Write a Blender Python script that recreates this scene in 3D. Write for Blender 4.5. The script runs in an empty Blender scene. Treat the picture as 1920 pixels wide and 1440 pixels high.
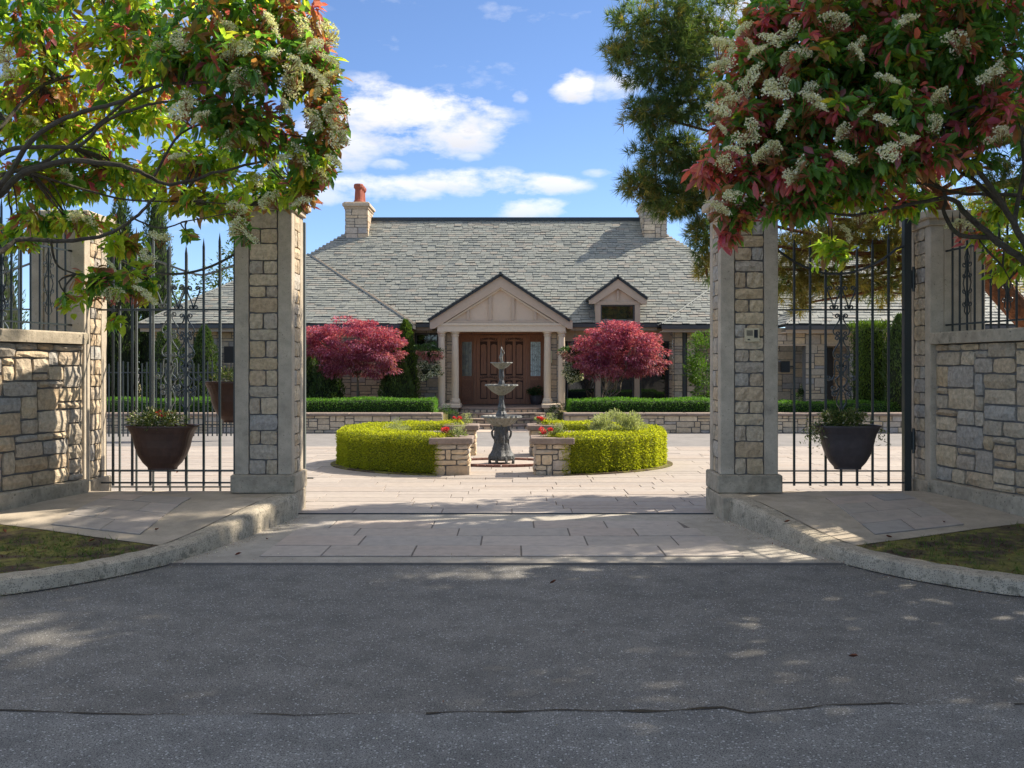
import bpy, math, random
import numpy as np
from mathutils import Vector, Matrix
from mathutils.geometry import tessellate_polygon

R = math.radians
scene = bpy.context.scene
COL = scene.collection

# ------------------------------------------------------------------ camera
FPX = 1850.0
EYE = 1.6
cam_d = bpy.data.cameras.new('camera')
cam = bpy.data.objects.new('camera', cam_d); COL.objects.link(cam)
cam.location = (0, 0, EYE); cam.rotation_euler = (R(90), 0, 0)
cam_d.sensor_width = 36; cam_d.lens = FPX / 1920 * 36
cam_d.shift_y = -30 / 1920
cam_d.clip_start = .05; cam_d.clip_end = 3000
scene.camera = cam

# ------------------------------------------------------------------ light
SUN_EL = 43.0      # degrees above the horizon
SUN_AZ = 64.0      # degrees from +Y (view direction) towards +X
sd = Vector((math.sin(R(SUN_AZ)) * math.cos(R(SUN_EL)), math.cos(R(SUN_AZ)) * math.cos(R(SUN_EL)), math.sin(R(SUN_EL))))
sun_d = bpy.data.lights.new('sun', 'SUN'); sun_d.energy = 2.0; sun_d.angle = R(.5); sun_d.color = (1, .90, .76)
sun = bpy.data.objects.new('sun', sun_d); COL.objects.link(sun)
sun.rotation_euler = sd.to_track_quat('Z', 'Y').to_euler(); sun.location = (20, 10, 30)

scene.view_settings.view_transform = 'Standard'; scene.view_settings.look = 'None'
scene.view_settings.gamma = 1; scene.view_settings.exposure = 2.05
scene.view_settings.use_curve_mapping = False

world = bpy.data.worlds.new('World'); scene.world = world; world.use_nodes = True
wt = world.node_tree; wt.nodes.clear()
def wn(t, **k):
    n = wt.nodes.new(t)
    for a, b in k.items(): setattr(n, a, b)
    return n
def wmath(op, a, b=None, c=None, clamp=False):
    n = wn('ShaderNodeMath', operation=op, use_clamp=clamp)
    for i, v in enumerate((a, b, c)):
        if v is None: continue
        if isinstance(v, (int, float)): n.inputs[i].default_value = v
        else: wt.links.new(v, n.inputs[i])
    return n.outputs[0]
sky = wn('ShaderNodeTexSky', sky_type='NISHITA', sun_disc=False)
sky.sun_elevation = R(SUN_EL); sky.sun_rotation = R(SUN_AZ); sky.air_density = .7; sky.dust_density = .1; sky.ozone_density = 1.3
tc = wn('ShaderNodeTexCoord'); sp = wn('ShaderNodeSeparateXYZ'); wt.links.new(tc.outputs['Generated'], sp.inputs[0])
az = wmath('ARCTAN2', sp.outputs[0], sp.outputs[1]); el = wmath('ARCSINE', sp.outputs[2])
cv = wn('ShaderNodeCombineXYZ'); wt.links.new(az, cv.inputs[0])
wt.links.new(wmath('MULTIPLY', el, 2.2), cv.inputs[1])
def wnoise(scale, detail, rough, off=0):
    n = wn('ShaderNodeTexNoise'); n.inputs['Scale'].default_value = scale; n.inputs['Detail'].default_value = detail
    n.inputs['Roughness'].default_value = rough
    m = wn('ShaderNodeVectorMath', operation='ADD'); m.inputs[1].default_value = (off, off * .7, off * .3)
    wt.links.new(cv.outputs[0], m.inputs[0]); wt.links.new(m.outputs[0], n.inputs['Vector']); return n.outputs[0]
n1 = wnoise(14, 9, .62); n2 = wnoise(3.0, 8, .6, 7.3)
def dirpx(px, py): return math.atan2((px - 960) / FPX, 1), math.atan((690 - py) / FPX)
total = None; shade_sum = None
# each cloud: centre, half width, half height (angles worked out from the photograph), softness, strength
for (px, py, rx, ry, st) in ((700, 215, 95, 62, 1.0), (805, 232, 150, 62, 1.0), (640, 265, 80, 60, .8), (880, 215, 62, 40, .9), (720, 355, 130, 26, .75), (900, 342, 150, 26, .85),
                             (1010, 348, 95, 20, .75), (1078, 165, 42, 32, 1.0), (1150, 168, 50, 26, .55), (1000, 392, 70, 24, .7), (730, 312, 40, 12, .45), (972, 182, 18, 12, .5), (880, 295, 25, 10, .45),
                             (600, 372, 90, 20, .5), (1120, 325, 30, 9, .4), (420, 60, 180, 60, .6), (1500, 40, 220, 70, .6)):
    a0, e0 = dirpx(px, py); ra, re = rx / FPX * 1.08, ry / FPX * 1.05
    dx = wmath('DIVIDE', wmath('SUBTRACT', az, a0), ra); dy = wmath('DIVIDE', wmath('SUBTRACT', el, e0), re)
    d = wmath('ADD', wmath('MULTIPLY', dx, dx), wmath('MULTIPLY', dy, dy))
    m = wmath('SUBTRACT', 1.0, d)                                  # 1 in the middle, 0 on the rim
    m = wmath('ADD', m, wmath('MULTIPLY', wmath('SUBTRACT', n1, .5), 5.0))
    m = wmath('MULTIPLY', wmath('MULTIPLY', m, .95, clamp=True), wmath('SUBTRACT', 1.5, d, clamp=True))
    m = wmath('MULTIPLY', m, st)
    total = m if total is None else wmath('MAXIMUM', total, m)
    s = wmath('MULTIPLY', wmath('MULTIPLY_ADD', dy, -.55, .35, clamp=True), m)
    shade_sum = s if shade_sum is None else wmath('MAXIMUM', shade_sum, s)
fill_cloud = wmath('MULTIPLY', wmath('SUBTRACT', n2, wmath('MULTIPLY_ADD', el, -.27, .665)), 5.0, clamp=True)  # cloud cover, thicker overhead out of view, added to raise fill light
total = wmath('MAXIMUM', total, fill_cloud)
ccol = wn('ShaderNodeMix', data_type='RGBA'); ccol.inputs[6].default_value = (2.15, 2.06, 1.98, 1); ccol.inputs[7].default_value = (1.02, 1.1, 1.3, 1)
wt.links.new(shade_sum, ccol.inputs[0])
tint = wn('ShaderNodeMix', data_type='RGBA', blend_type='MULTIPLY'); tint.inputs[0].default_value = 1; tint.inputs[7].default_value = (.25, .28, .325, 1)
wt.links.new(sky.outputs[0], tint.inputs[6])
skym = wn('ShaderNodeMix', data_type='RGBA'); wt.links.new(total, skym.inputs[0])
wt.links.new(tint.outputs[2], skym.inputs[6]); wt.links.new(ccol.outputs[2], skym.inputs[7])
bg = wn('ShaderNodeBackground'); bg.inputs[1].default_value = .15
wo = wn('ShaderNodeOutputWorld'); wt.links.new(skym.outputs[2], bg.inputs[0]); wt.links.new(bg.outputs[0], wo.inputs[0])

scene.render.engine = 'CYCLES'
scene.cycles.max_bounces = 7; scene.cycles.transparent_max_bounces = 8

# ------------------------------------------------------------------ helpers
rng = random.Random(11)
nr = np.random.default_rng(5)
WL = {}                                     # world location of every parent

def link(o, parent=None, loc=(0, 0, 0)):
    COL.objects.link(o)
    loc = Vector(loc)
    if parent is not None:
        o.parent = parent; o.location = loc - WL[parent.name]
    else: o.location = loc
    WL[o.name] = loc
    return o
def tag(o, label=None, cat=None, group=None, kind=None):
    if label: o['label'] = label
    if cat: o['category'] = cat
    if group: o['group'] = group
    if kind: o['kind'] = kind
    return o
def thing(name, label, cat, loc=(0, 0, 0), group=None):
    return tag(link(bpy.data.objects.new(name, None), None, loc), label, cat, group)

class MB:
    def __init__(s): s.v = []; s.f = []; s.m = []
    def add(s, vs, fs, mi=0):
        b = len(s.v); s.v += [tuple(v) for v in vs]; s.f += [tuple(i + b for i in f) for f in fs]; s.m += [mi] * len(fs); return s
    def box(s, x0, x1, y0, y1, z0, z1, mi=0):
        v = [(x, y, z) for x in (x0, x1) for y in (y0, y1) for z in (z0, z1)]
        return s.add(v, [(0, 1, 3, 2), (4, 6, 7, 5), (0, 4, 5, 1), (2, 3, 7, 6), (0, 2, 6, 4), (1, 5, 7, 3)], mi)
    def obox(s, c, ux, uy, uz, hx, hy, hz, mi=0):
        c = Vector(c); v = [c + ux * (a * hx) + uy * (b * hy) + uz * (d * hz) for a in (-1, 1) for b in (-1, 1) for d in (-1, 1)]
        return s.add(v, [(0, 1, 3, 2), (4, 6, 7, 5), (0, 4, 5, 1), (2, 3, 7, 6), (0, 2, 6, 4), (1, 5, 7, 3)], mi)
    def bevbox(s, x0, x1, y0, y1, z0, z1, b=.01):
        # box with chamfered edges: three stacked rings plus inset caps
        rings = [(z0, b), (z0 + b, 0), (z1 - b, 0), (z1, b)]
        v = []
        for z, i in rings:
            X0, X1, Y0, Y1 = x0 + i, x1 - i, y0 + i, y1 - i
            v += [(X0 + b, Y0, z), (X1 - b, Y0, z), (X1, Y0 + b, z), (X1, Y1 - b, z), (X1 - b, Y1, z), (X0 + b, Y1, z), (X0, Y1 - b, z), (X0, Y0 + b, z)]
        f = [tuple(reversed(range(8))), tuple(range(24, 32))]
        for r in range(3):
            for k in range(8): f.append((r * 8 + k, r * 8 + (k + 1) % 8, r * 8 + 8 + (k + 1) % 8, r * 8 + 8 + k))
        return s.add(v, f)
    def prism(s, poly, y0, y1):              # poly in x,z, extruded along y
        n = len(poly); v = [(x, y0, z) for x, z in poly] + [(x, y1, z) for x, z in poly]
        f = [tuple(range(n)), tuple(reversed(range(n, 2 * n)))] + [(i, (i + 1) % n, n + (i + 1) % n, n + i) for i in range(n)]
        return s.add(v, f)
    def slab(s, poly, z0, z1):               # poly in x,y, extruded along z
        n = len(poly); v = [(x, y, z0) for x, y in poly] + [(x, y, z1) for x, y in poly]
        f = [tuple(reversed(range(n))), tuple(range(n, 2 * n))] + [(i, (i + 1) % n, n + (i + 1) % n, n + i) for i in range(n)]
        return s.add(v, f)
    def tube(s, pts, r, sides=6, rb=None, mi=0):
        pts = [Vector(p) for p in pts]; n = len(pts)
        if n < 2: return s
        v = []; prev = None
        for i, p in enumerate(pts):
            t = (pts[min(i + 1, n - 1)] - pts[max(i - 1, 0)])
            t = t.normalized() if t.length > 1e-9 else Vector((0, 0, 1))
            if prev is None:
                a = Vector((0, 1, 0)) if abs(t.y) < .9 else Vector((1, 0, 0)); u = t.cross(a).normalized()
            else:
                u = prev - t * prev.dot(t); u = u.normalized() if u.length > 1e-6 else t.orthogonal().normalized()
            prev = u; w = t.cross(u)
            rr = r[i] if isinstance(r, (list, tuple)) else (r + (rb - r) * i / (n - 1) if rb is not None else r)
            for k in range(sides):
                a = 2 * math.pi * (k + .5) / sides; v.append(p + u * (math.cos(a) * rr) + w * (math.sin(a) * rr))
        f = [tuple(reversed(range(sides))), tuple(range((n - 1) * sides, n * sides))]
        for i in range(n - 1):
            for k in range(sides):
                k2 = (k + 1) % sides; f.append((i * sides + k, i * sides + k2, (i + 1) * sides + k2, (i + 1) * sides + k))
        return s.add(v, f, mi)
    def lathe(s, cx, cy, prof, seg=24, wob=None, sy=1.0, z0=0):
        v = []
        for r, z in prof:
            for k in range(seg):
                a = 2 * math.pi * k / seg; rr = r * (1 + (wob(a, z, r) if wob else 0))
                v.append((cx + rr * math.cos(a), cy + rr * math.sin(a) * sy, z + z0))
        f = []
        for i in range(len(prof) - 1):
            for k in range(seg):
                k2 = (k + 1) % seg; f.append((i * seg + k, i * seg + k2, (i + 1) * seg + k2, (i + 1) * seg + k))
        f.append(tuple(reversed(range(seg)))); f.append(tuple(range((len(prof) - 1) * seg, len(prof) * seg)))
        return s.add(v, f)
    def build(s, name, mat, parent=None, loc=None, smooth=False, kind=None):
        if loc is None: loc = WL[parent.name] if parent is not None else Vector((0, 0, 0))
        loc = Vector(loc)
        me = bpy.data.meshes.new(name)
        me.from_pydata([(a - loc.x, b - loc.y, c - loc.z) for a, b, c in s.v], [], s.f)
        for m in (mat if isinstance(mat, (list, tuple)) else [mat]): me.materials.append(m)
        if any(s.m): me.polygons.foreach_set('material_index', s.m)
        if smooth: me.polygons.foreach_set('use_smooth', [True] * len(s.f))
        me.update()
        o = link(bpy.data.objects.new(name, me), parent, loc)
        if kind: o['kind'] = kind
        return o

def catmull(pts, n=6):
    P = [Vector(p) for p in pts]; P = [P[0] * 2 - P[1]] + P + [P[-1] * 2 - P[-2]]; out = []
    for i in range(1, len(P) - 2):
        for k in range(n):
            t = k / n; a, b, c, d = P[i - 1], P[i], P[i + 1], P[i + 2]
            out.append(.5 * ((2 * b) + (c - a) * t + (2 * a - 5 * b + 4 * c - d) * t * t + (3 * b - a - 3 * c + d) * t ** 3))
    out.append(P[-2]); return out
def pt(px, py, D): return Vector(((px - 960) * D / FPX, D, EYE + (690 - py) * D / FPX))   # place read off the photograph at its true distance

# ------------------------------------------------------------------ materials
def material(name, cols, rough=.7, nscale=4.0, namt=.25, bump=.3, bscale=40.0, bdist=.01, detail=5, metallic=0.0, spec=.4,
             random_cols=False, transl=0.0, speck=None, dirt=None, stretch=None, coat=0.0, mottle=None):
    m = bpy.data.materials.new(name); m.use_nodes = True; nt = m.node_tree; nd = nt.nodes; lk = nt.links
    b = nd['Principled BSDF']; b.inputs['Roughness'].default_value = rough; b.inputs['Metallic'].default_value = metallic
    b.inputs['Specular IOR Level'].default_value = spec
    if coat: b.inputs['Coat Weight'].default_value = coat; b.inputs['Coat Roughness'].default_value = .15
    geo = nd.new('ShaderNodeNewGeometry'); vec = geo.outputs['Position']
    if stretch:
        mp = nd.new('ShaderNodeMapping'); mp.inputs['Scale'].default_value = stretch; lk.new(vec, mp.inputs[0]); vec = mp.outputs[0]
    def noise(sc, det=detail, ro=.6):
        n = nd.new('ShaderNodeTexNoise'); n.inputs['Scale'].default_value = sc; n.inputs['Detail'].default_value = det; n.inputs['Roughness'].default_value = ro
        lk.new(vec, n.inputs['Vector']); return n.outputs['Fac']
    def mix(f, a, c, bt='MIX'):
        n = nd.new('ShaderNodeMix'); n.data_type = 'RGBA'; n.blend_type = bt
        for i, v in ((0, f), (6, a), (7, c)):
            if isinstance(v, (int, float)): n.inputs[i].default_value = v
            elif isinstance(v, tuple): n.inputs[i].default_value = (*v[:3], 1)
            else: lk.new(v, n.inputs[i])
        return n.outputs[2]
    def mm(op, a, c=0.0, clamp=False):
        n = nd.new('ShaderNodeMath'); n.operation = op; n.use_clamp = clamp
        for i, v in ((0, a), (1, c)):
            if isinstance(v, (int, float)): n.inputs[i].default_value = v
            else: lk.new(v, n.inputs[i])
        return n.outputs[0]
    if random_cols:
        oi = nd.new('ShaderNodeObjectInfo'); fr = mm('FRACT', mm('ADD', oi.outputs['Random'], geo.outputs['Random Per Island']))
        rp = nd.new('ShaderNodeValToRGB'); rp.color_ramp.interpolation = 'CONSTANT' if random_cols == 'const' else 'LINEAR'
        e = rp.color_ramp.elements; n = len(cols)
        while len(e) < n: e.new(.5)
        for i, c in enumerate(cols):
            e[i].position = i / (n if random_cols == 'const' else max(1, n - 1)); e[i].color = (*c, 1)
        lk.new(fr, rp.inputs[0]); base = rp.outputs[0]
    elif len(cols) > 1:
        rp = nd.new('ShaderNodeValToRGB'); e = rp.color_ramp.elements; n = len(cols)
        while len(e) < n: e.new(.5)
        for i, c in enumerate(cols): e[i].position = .3 + .4 * i / (n - 1); e[i].color = (*c, 1)
        lk.new(noise(nscale), rp.inputs[0]); base = rp.outputs[0]
    else:
        base = mix(1.0, cols[0], cols[0])
    if namt:
        f = noise(nscale * 3.1, 6, .65)
        g = nd.new('ShaderNodeMapRange'); g.inputs[1].default_value = .25; g.inputs[2].default_value = .75
        g.inputs[3].default_value = 1 - namt; g.inputs[4].default_value = 1 + namt; lk.new(f, g.inputs[0])
        cmb = nd.new('ShaderNodeCombineColor'); [lk.new(g.outputs[0], cmb.inputs[i]) for i in range(3)]
        base = mix(1.0, base, cmb.outputs[0], 'MULTIPLY')
    if mottle:                                   # (scale, threshold, colour, strength) large irregular stains
        f = mm('MULTIPLY', mm('SUBTRACT', noise(mottle[0], 8, .7), mottle[1]), 7, True)
        base = mix(mm('MULTIPLY', f, mottle[3]), base, mottle[2])
    if dirt:                                     # (scale, threshold, colour, strength) small pits
        f = mm('MULTIPLY', mm('SUBTRACT', noise(dirt[0], 3, .6), dirt[1]), 12, True)
        base = mix(mm('MULTIPLY', f, dirt[3]), base, dirt[2])
    if speck:                                    # (scale, threshold, colour, strength)
        vo = nd.new('ShaderNodeTexVoronoi'); vo.inputs['Scale'].default_value = speck[0]; lk.new(vec, vo.inputs['Vector'])
        sepc = nd.new('ShaderNodeSeparateColor'); lk.new(vo.outputs['Color'], sepc.inputs[0])
        near = mm('LESS_THAN', vo.outputs['Distance'], .42)
        pick = mm('GREATER_THAN', sepc.outputs[0], speck[1])
        base = mix(mm('MULTIPLY', mm('MULTIPLY', near, pick), speck[3]), base, speck[2])
    lk.new(base, b.inputs['Base Color'])
    if bump:
        bp = nd.new('ShaderNodeBump'); bp.inputs['Strength'].default_value = bump; bp.inputs['Distance'].default_value = bdist
        lk.new(noise(bscale, 6, .65), bp.inputs['Height']); lk.new(bp.outputs[0], b.inputs['Normal'])
    if transl:
        tr = nd.new('ShaderNodeBsdfTranslucent'); ms = nd.new('ShaderNodeMixShader'); ms.inputs[0].default_value = transl
        lk.new(mix(1.0, base, (1.6, 1.75, .8), 'MULTIPLY') if transl < .9 else base, tr.inputs[0])
        lk.new(b.outputs[0], ms.inputs[1]); lk.new(tr.outputs[0], ms.inputs[2])
        lk.new(ms.outputs[0], nd['Material Output'].inputs[0])
    return m

STONE = [(0.545, 0.405, 0.24), (0.464, 0.389, 0.288), (0.626, 0.486, 0.307), (0.383, 0.362, 0.326), (0.58, 0.443, 0.288), (0.499, 0.367, 0.226), (0.441, 0.41, 0.355), (0.661, 0.529, 0.355), (0.522, 0.421, 0.298)]
m_stone = material('ashlar_stone', STONE, .85, 7, .35, 1.0, 24, .022, random_cols=True, mottle=(6, .58, (.2, .19, .18), .35), dirt=(22, .64, (.13, .11, .09), .4))
m_stone_warm = material('house_stone', [(0.572, 0.43, 0.27), (0.484, 0.42, 0.33), (0.66, 0.514, 0.34), (0.407, 0.373, 0.34), (0.616, 0.462, 0.29), (0.704, 0.567, 0.39), (0.484, 0.357, 0.23)], .85, 5, .25, .6, 20, .012, random_cols=True)
m_mortar = material('mortar', [(.19, .18, .165)], .95, 10, .25, .5, 80, .004)
m_conc = material('weathered_concrete', [(0.448, 0.38, 0.285), (0.526, 0.449, 0.34)], .9, 2.2, .22, .45, 90, .004, dirt=(38, .66, (.09, .08, .07), .75), mottle=(2.3, .56, (.19, .17, .14), .6), speck=(190, .8, (.2, .18, .16), .5))
m_plinth = material('plinth_concrete', [(0.378, 0.32, 0.235), (0.475, 0.404, 0.3)], .95, 3, .3, .8, 55, .01, dirt=(30, .62, (.07, .065, .05), .8), mottle=(3.2, .52, (.13, .13, .09), .6))
m_kerb = material('kerb_concrete', [(0.4, 0.347, 0.258), (0.518, 0.449, 0.34)], .95, 3, .25, .8, 110, .008, speck=(95, .5, (.15, .14, .115), .8), dirt=(13, .57, (.12, .115, .08), .6), mottle=(1.9, .55, (.26, .24, .19), .6))
m_path = material('path_concrete', [(.40, .34, .255), (.50, .425, .325)], .92, 1.6, .2, .4, 140, .004, speck=(150, .7, (.22, .2, .17), .5), mottle=(1.7, .55, (.22, .20, .16), .5))
m_apron = material('apron_concrete', [(.37, .335, .275), (.45, .41, .345)], .92, 2.0, .2, .4, 140, .004, speck=(150, .7, (.2, .19, .17), .5), mottle=(1.7, .55, (.2, .19, .16), .5))
m_paver = material('stone_paver', [(.45, .375, .31), (.41, .365, .31), (.49, .425, .36), (.37, .34, .30), (.50, .41, .335)], .75, 3, .16, .35, 30, .004, random_cols=True, mottle=(3.5, .55, (.26, .24, .21), .45))
m_court = material('courtyard_paver', [(0.365, 0.307, 0.257), (0.39, 0.342, 0.293), (0.335, 0.291, 0.253), (0.413, 0.362, 0.31)], .8, 3, .14, .3, 30, .004, random_cols=True, mottle=(3.5, .57, (.36, .31, .26), .5))
m_joint = material('paving_joint', [(.17, .15, .13)], .95, 10, .2, .3, 90, .003)
m_cjoint = material('courtyard_joint', [(0.304, 0.258, 0.216)], .95, 10, .2, .3, 90, .003)
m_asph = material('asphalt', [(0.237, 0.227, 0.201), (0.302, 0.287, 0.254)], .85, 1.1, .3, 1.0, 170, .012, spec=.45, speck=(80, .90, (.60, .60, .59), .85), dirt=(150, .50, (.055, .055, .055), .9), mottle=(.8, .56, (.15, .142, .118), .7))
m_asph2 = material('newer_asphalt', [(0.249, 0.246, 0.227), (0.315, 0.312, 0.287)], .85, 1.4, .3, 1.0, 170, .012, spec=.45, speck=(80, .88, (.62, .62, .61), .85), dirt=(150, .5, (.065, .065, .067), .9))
m_lane = material('court_asphalt', [(.20, .19, .18), (.25, .235, .22)], .9, 1.2, .15, .5, 120, .004)
m_crack = material('crack_dirt', [(.03, .028, .025), (.07, .055, .03)], 1, 20, .4, .5, 90, .004)
m_moss = material('mossy_soil', [(.085, .06, .04), (.12, .085, .05), (.25, .23, .05), (.14, .13, .045)], 1, 3.4, .5, 1.0, 60, .03, mottle=(3.8, .58, (.05, .038, .026), .8))
SL = [(.21,.222,.195),(.245,.257,.22),(.18,.193,.175),(.265,.272,.232),(.225,.24,.21),(.15,.165,.155),(.25,.257,.222),(.23,.242,.215),(.275,.25,.205),(.215,.23,.205)]
m_slate = material('roof_slate', SL, .6, 6, .22, .5, 18, .006, random_cols=True, spec=.5)
m_under = material('roof_underlay', [(.035, .04, .042)], .9, 5, .1, 0)
m_ridge = material('ridge_metal', [(.035, .045, .05)], .5, 5, .1, .1)
m_trim = material('taupe_paint', [(0.512, 0.393, 0.281)], .6, 3, .06, .08, 60, .002)
m_trim2 = material('pale_taupe_panel', [(0.636, 0.494, 0.356)], .65, 3, .05, .05, 60, .002)
m_col = material('column_paint', [(0.694, 0.568, 0.41)], .6, 3, .06, .06, 60, .002)
m_fascia = material('gutter_metal', [(.075, .075, .075)], .5, 5, .15, .1)
m_wood = material('varnished_wood', [(0.324, 0.128, 0.061), (0.459, 0.189, 0.084), (0.257, 0.095, 0.046)], .38, 3, .2, .25, 14, .003, stretch=(9, 9, .8), spec=.5)
m_wood3 = material('door_groove_shade', [(.085, .03, .015), (.06, .022, .011)], .5, 9, .3, .3, 60, .004)  # shade of the panel grooves painted in as dark wood, also on carvings
m_wood2 = material('carved_wood', [(0.405, 0.162, 0.074), (0.27, 0.101, 0.047)], .42, 9, .3, .5, 60, .004, spec=.5)
m_iron = material('painted_iron', [(.022, .030, .030)], .38, 20, .25, .15, 90, .001, spec=.6)
m_gate2 = material('sunlit_gate_paint', [(0.135, 0.153, 0.144)], .4, 20, .25, .15, 90, .001, spec=.6)  # iron paint lightened so the open gate's bars read as sunlit
m_bronze = material('bronze_planter', [(0.063, 0.029, 0.02), (0.091, 0.046, 0.031)], .45, 5, .25, .15, 40, .003, spec=.5)
m_blackp = material('charcoal_planter', [(0.051, 0.039, 0.04), (0.076, 0.058, 0.056)], .5, 5, .25, .15, 40, .003, spec=.5)
m_fount = material('fountain_iron', [(0.021, 0.024, 0.025), (0.095, 0.098, 0.095), (0.042, 0.045, 0.046)], .5, 22, .4, .8, 60, .01, spec=.5, mottle=(14, .55, (.35, .35, .33), .6))
m_bowl = material('fountain_bowl', [(0.105, 0.101, 0.075), (0.24, 0.24, 0.217), (0.165, 0.15, 0.098)], .55, 26, .4, .8, 60, .01, mottle=(12, .55, (.5, .5, .5), .6))
m_clay = material('terracotta', [(.36, .10, .055), (.30, .085, .05)], .8, 8, .15, .2, 40, .003)
m_cap = material('brown_capstone', [(.23, .175, .14), (.30, .235, .19)], .85, 6, .25, .6, 30, .008)
m_brick = material('red_brick', [(.25, .12, .09), (.2, .1, .08), (.3, .16, .12)], .9, 10, .2, .4, 40, .004, random_cols=True)
m_brass = material('brushed_brass', [(.60, .50, .32)], .4, 30, .15, .1, metallic=.15)
m_black = material('black_plastic', [(.012, .012, .013)], .4, 5, .1, 0)
m_bark = material('photinia_bark', [(.045, .034, .024), (.09, .075, .055), (.06, .06, .03)], .95, 9, .4, 1.0, 50, .012)
m_pbark = material('pine_bark', [(.14, .055, .025), (.24, .10, .045), (.09, .04, .022)], .95, 7, .4, 1.0, 25, .03)
m_twig = material('maple_bark', [(.11, .085, .06), (.16, .13, .09)], .9, 9, .3, .5, 50, .006)
LG = dict(rough=.35, nscale=14, namt=.18, bump=.15, bscale=60, bdist=.002, spec=.55)
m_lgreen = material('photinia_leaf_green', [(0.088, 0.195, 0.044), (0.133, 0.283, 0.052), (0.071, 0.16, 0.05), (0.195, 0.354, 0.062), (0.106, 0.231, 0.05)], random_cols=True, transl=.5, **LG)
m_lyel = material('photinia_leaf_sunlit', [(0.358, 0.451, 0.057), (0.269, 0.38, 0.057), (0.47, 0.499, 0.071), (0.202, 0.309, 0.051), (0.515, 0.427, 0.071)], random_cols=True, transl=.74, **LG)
m_lred = material('photinia_leaf_red', [(0.619, 0.11, 0.157), (0.486, 0.11, 0.194), (0.751, 0.155, 0.105), (0.398, 0.132, 0.176), (0.575, 0.199, 0.176)], random_cols=True, transl=.45, **LG)
m_lbrz = material('photinia_leaf_bronze', [(0.38, 0.155, 0.069), (0.293, 0.155, 0.078), (0.448, 0.207, 0.069), (0.259, 0.172, 0.086)], random_cols=True, transl=.5, **LG)
m_flower = material('cream_blossom', [(0.835, 0.759, 0.557), (0.85, 0.85, 0.708), (0.695, 0.632, 0.455), (0.531, 0.531, 0.304)], .8, 20, .15, 0, random_cols=True, transl=.25)
FL = dict(rough=.6, nscale=8, namt=.2, bump=0)
m_hedge = material('golden_hedge_leaf', [(0.319, 0.325, 0.026), (0.404, 0.394, 0.029), (0.234, 0.256, 0.021), (0.511, 0.473, 0.052)], random_cols=True, transl=.55, **FL)
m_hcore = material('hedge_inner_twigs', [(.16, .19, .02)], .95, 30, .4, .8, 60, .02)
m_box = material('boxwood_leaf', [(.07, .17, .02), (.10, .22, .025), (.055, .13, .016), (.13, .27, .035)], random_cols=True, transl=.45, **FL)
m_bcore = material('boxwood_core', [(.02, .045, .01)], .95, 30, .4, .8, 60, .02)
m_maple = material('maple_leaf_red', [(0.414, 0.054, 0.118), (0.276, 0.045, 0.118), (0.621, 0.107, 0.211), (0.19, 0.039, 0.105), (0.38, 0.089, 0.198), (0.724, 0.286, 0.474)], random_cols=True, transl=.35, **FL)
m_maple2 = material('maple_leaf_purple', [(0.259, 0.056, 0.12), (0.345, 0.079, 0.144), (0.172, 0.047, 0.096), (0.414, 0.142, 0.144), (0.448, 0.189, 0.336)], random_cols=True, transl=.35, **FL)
m_cedar = material('arborvitae_leaf', [(0.056, 0.094, 0.025), (0.081, 0.138, 0.031), (0.044, 0.075, 0.022), (0.106, 0.163, 0.037)], random_cols=True, transl=.25, **FL)
m_cedar2 = material('bright_cedar_leaf', [(.09, .15, .02), (.06, .11, .018), (.13, .19, .025)], random_cols=True, transl=.3, **FL)
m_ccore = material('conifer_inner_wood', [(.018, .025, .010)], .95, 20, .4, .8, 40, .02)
m_laurel = material('laurel_leaf', [(.07, .16, .02), (.11, .22, .025), (.05, .11, .018), (.17, .27, .03)], random_cols=True, transl=.35, **FL)
m_pine = material('pine_needle', [(0.104, 0.165, 0.054), (0.132, 0.199, 0.062), (0.074, 0.122, 0.047), (0.221, 0.234, 0.078)], random_cols=True, transl=.4, **FL)
m_pgold = material('dry_backlit_needle', [(0.32, 0.209, 0.07), (0.256, 0.228, 0.07), (0.368, 0.275, 0.1), (0.176, 0.199, 0.06)], random_cols=True, transl=.55, **FL)  # dry needles with golden backlight put into the colour
m_sage = material('sage_leaf', [(0.325, 0.337, 0.169), (0.423, 0.43, 0.254), (0.244, 0.276, 0.118)], random_cols=True, transl=.3, **FL)
m_potg = material('pot_plant_leaf', [(.13, .17, .05), (.09, .12, .035), (.19, .22, .09), (.16, .14, .06)], random_cols=True, transl=.35, **FL)
m_dkg = material('basket_leaf', [(.05, .10, .03), (.035, .075, .022), (.08, .14, .04)], random_cols=True, transl=.3, **FL)
m_pink = material('pink_petal', [(.55, .20, .22), (.62, .33, .33), (.45, .13, .17)], random_cols=True, transl=.3, **FL)
m_white = material('white_petal', [(.78, .78, .72), (.7, .66, .52)], random_cols=True, transl=.3, **FL)
m_redp = material('scarlet_petal', [(.60, .03, .05), (.7, .06, .08)], random_cols=True, transl=.3, **FL)
m_dead = material('fallen_leaf', [(.22, .06, .03), (.16, .05, .03), (.28, .12, .05)], .8, 9, .2, 0, random_cols=True)
m_dark = material('interior_dark', [(.03, .027, .023)], .9, 3, .2, 0)
m_curt = material('curtain', [(.38, .30, .16)], .9, 9, .2, .3, 20, .01)
m_grass = material('grass_blade', [(.08, .14, .02), (.11, .17, .03)], random_cols=True, transl=.3, **FL)
def glass(name, col, rough=.03):
    m = bpy.data.materials.new(name); m.use_nodes = True; b = m.node_tree.nodes['Principled BSDF']
    b.inputs['Base Color'].default_value = (*col, 1); b.inputs['Roughness'].default_value = rough; b.inputs['Specular IOR Level'].default_value = .9
    b.inputs['Coat Weight'].default_value = .6; b.inputs['Coat Roughness'].default_value = .02
    return m
m_glass = glass('window_glass', (.012, .014, .016))
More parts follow.
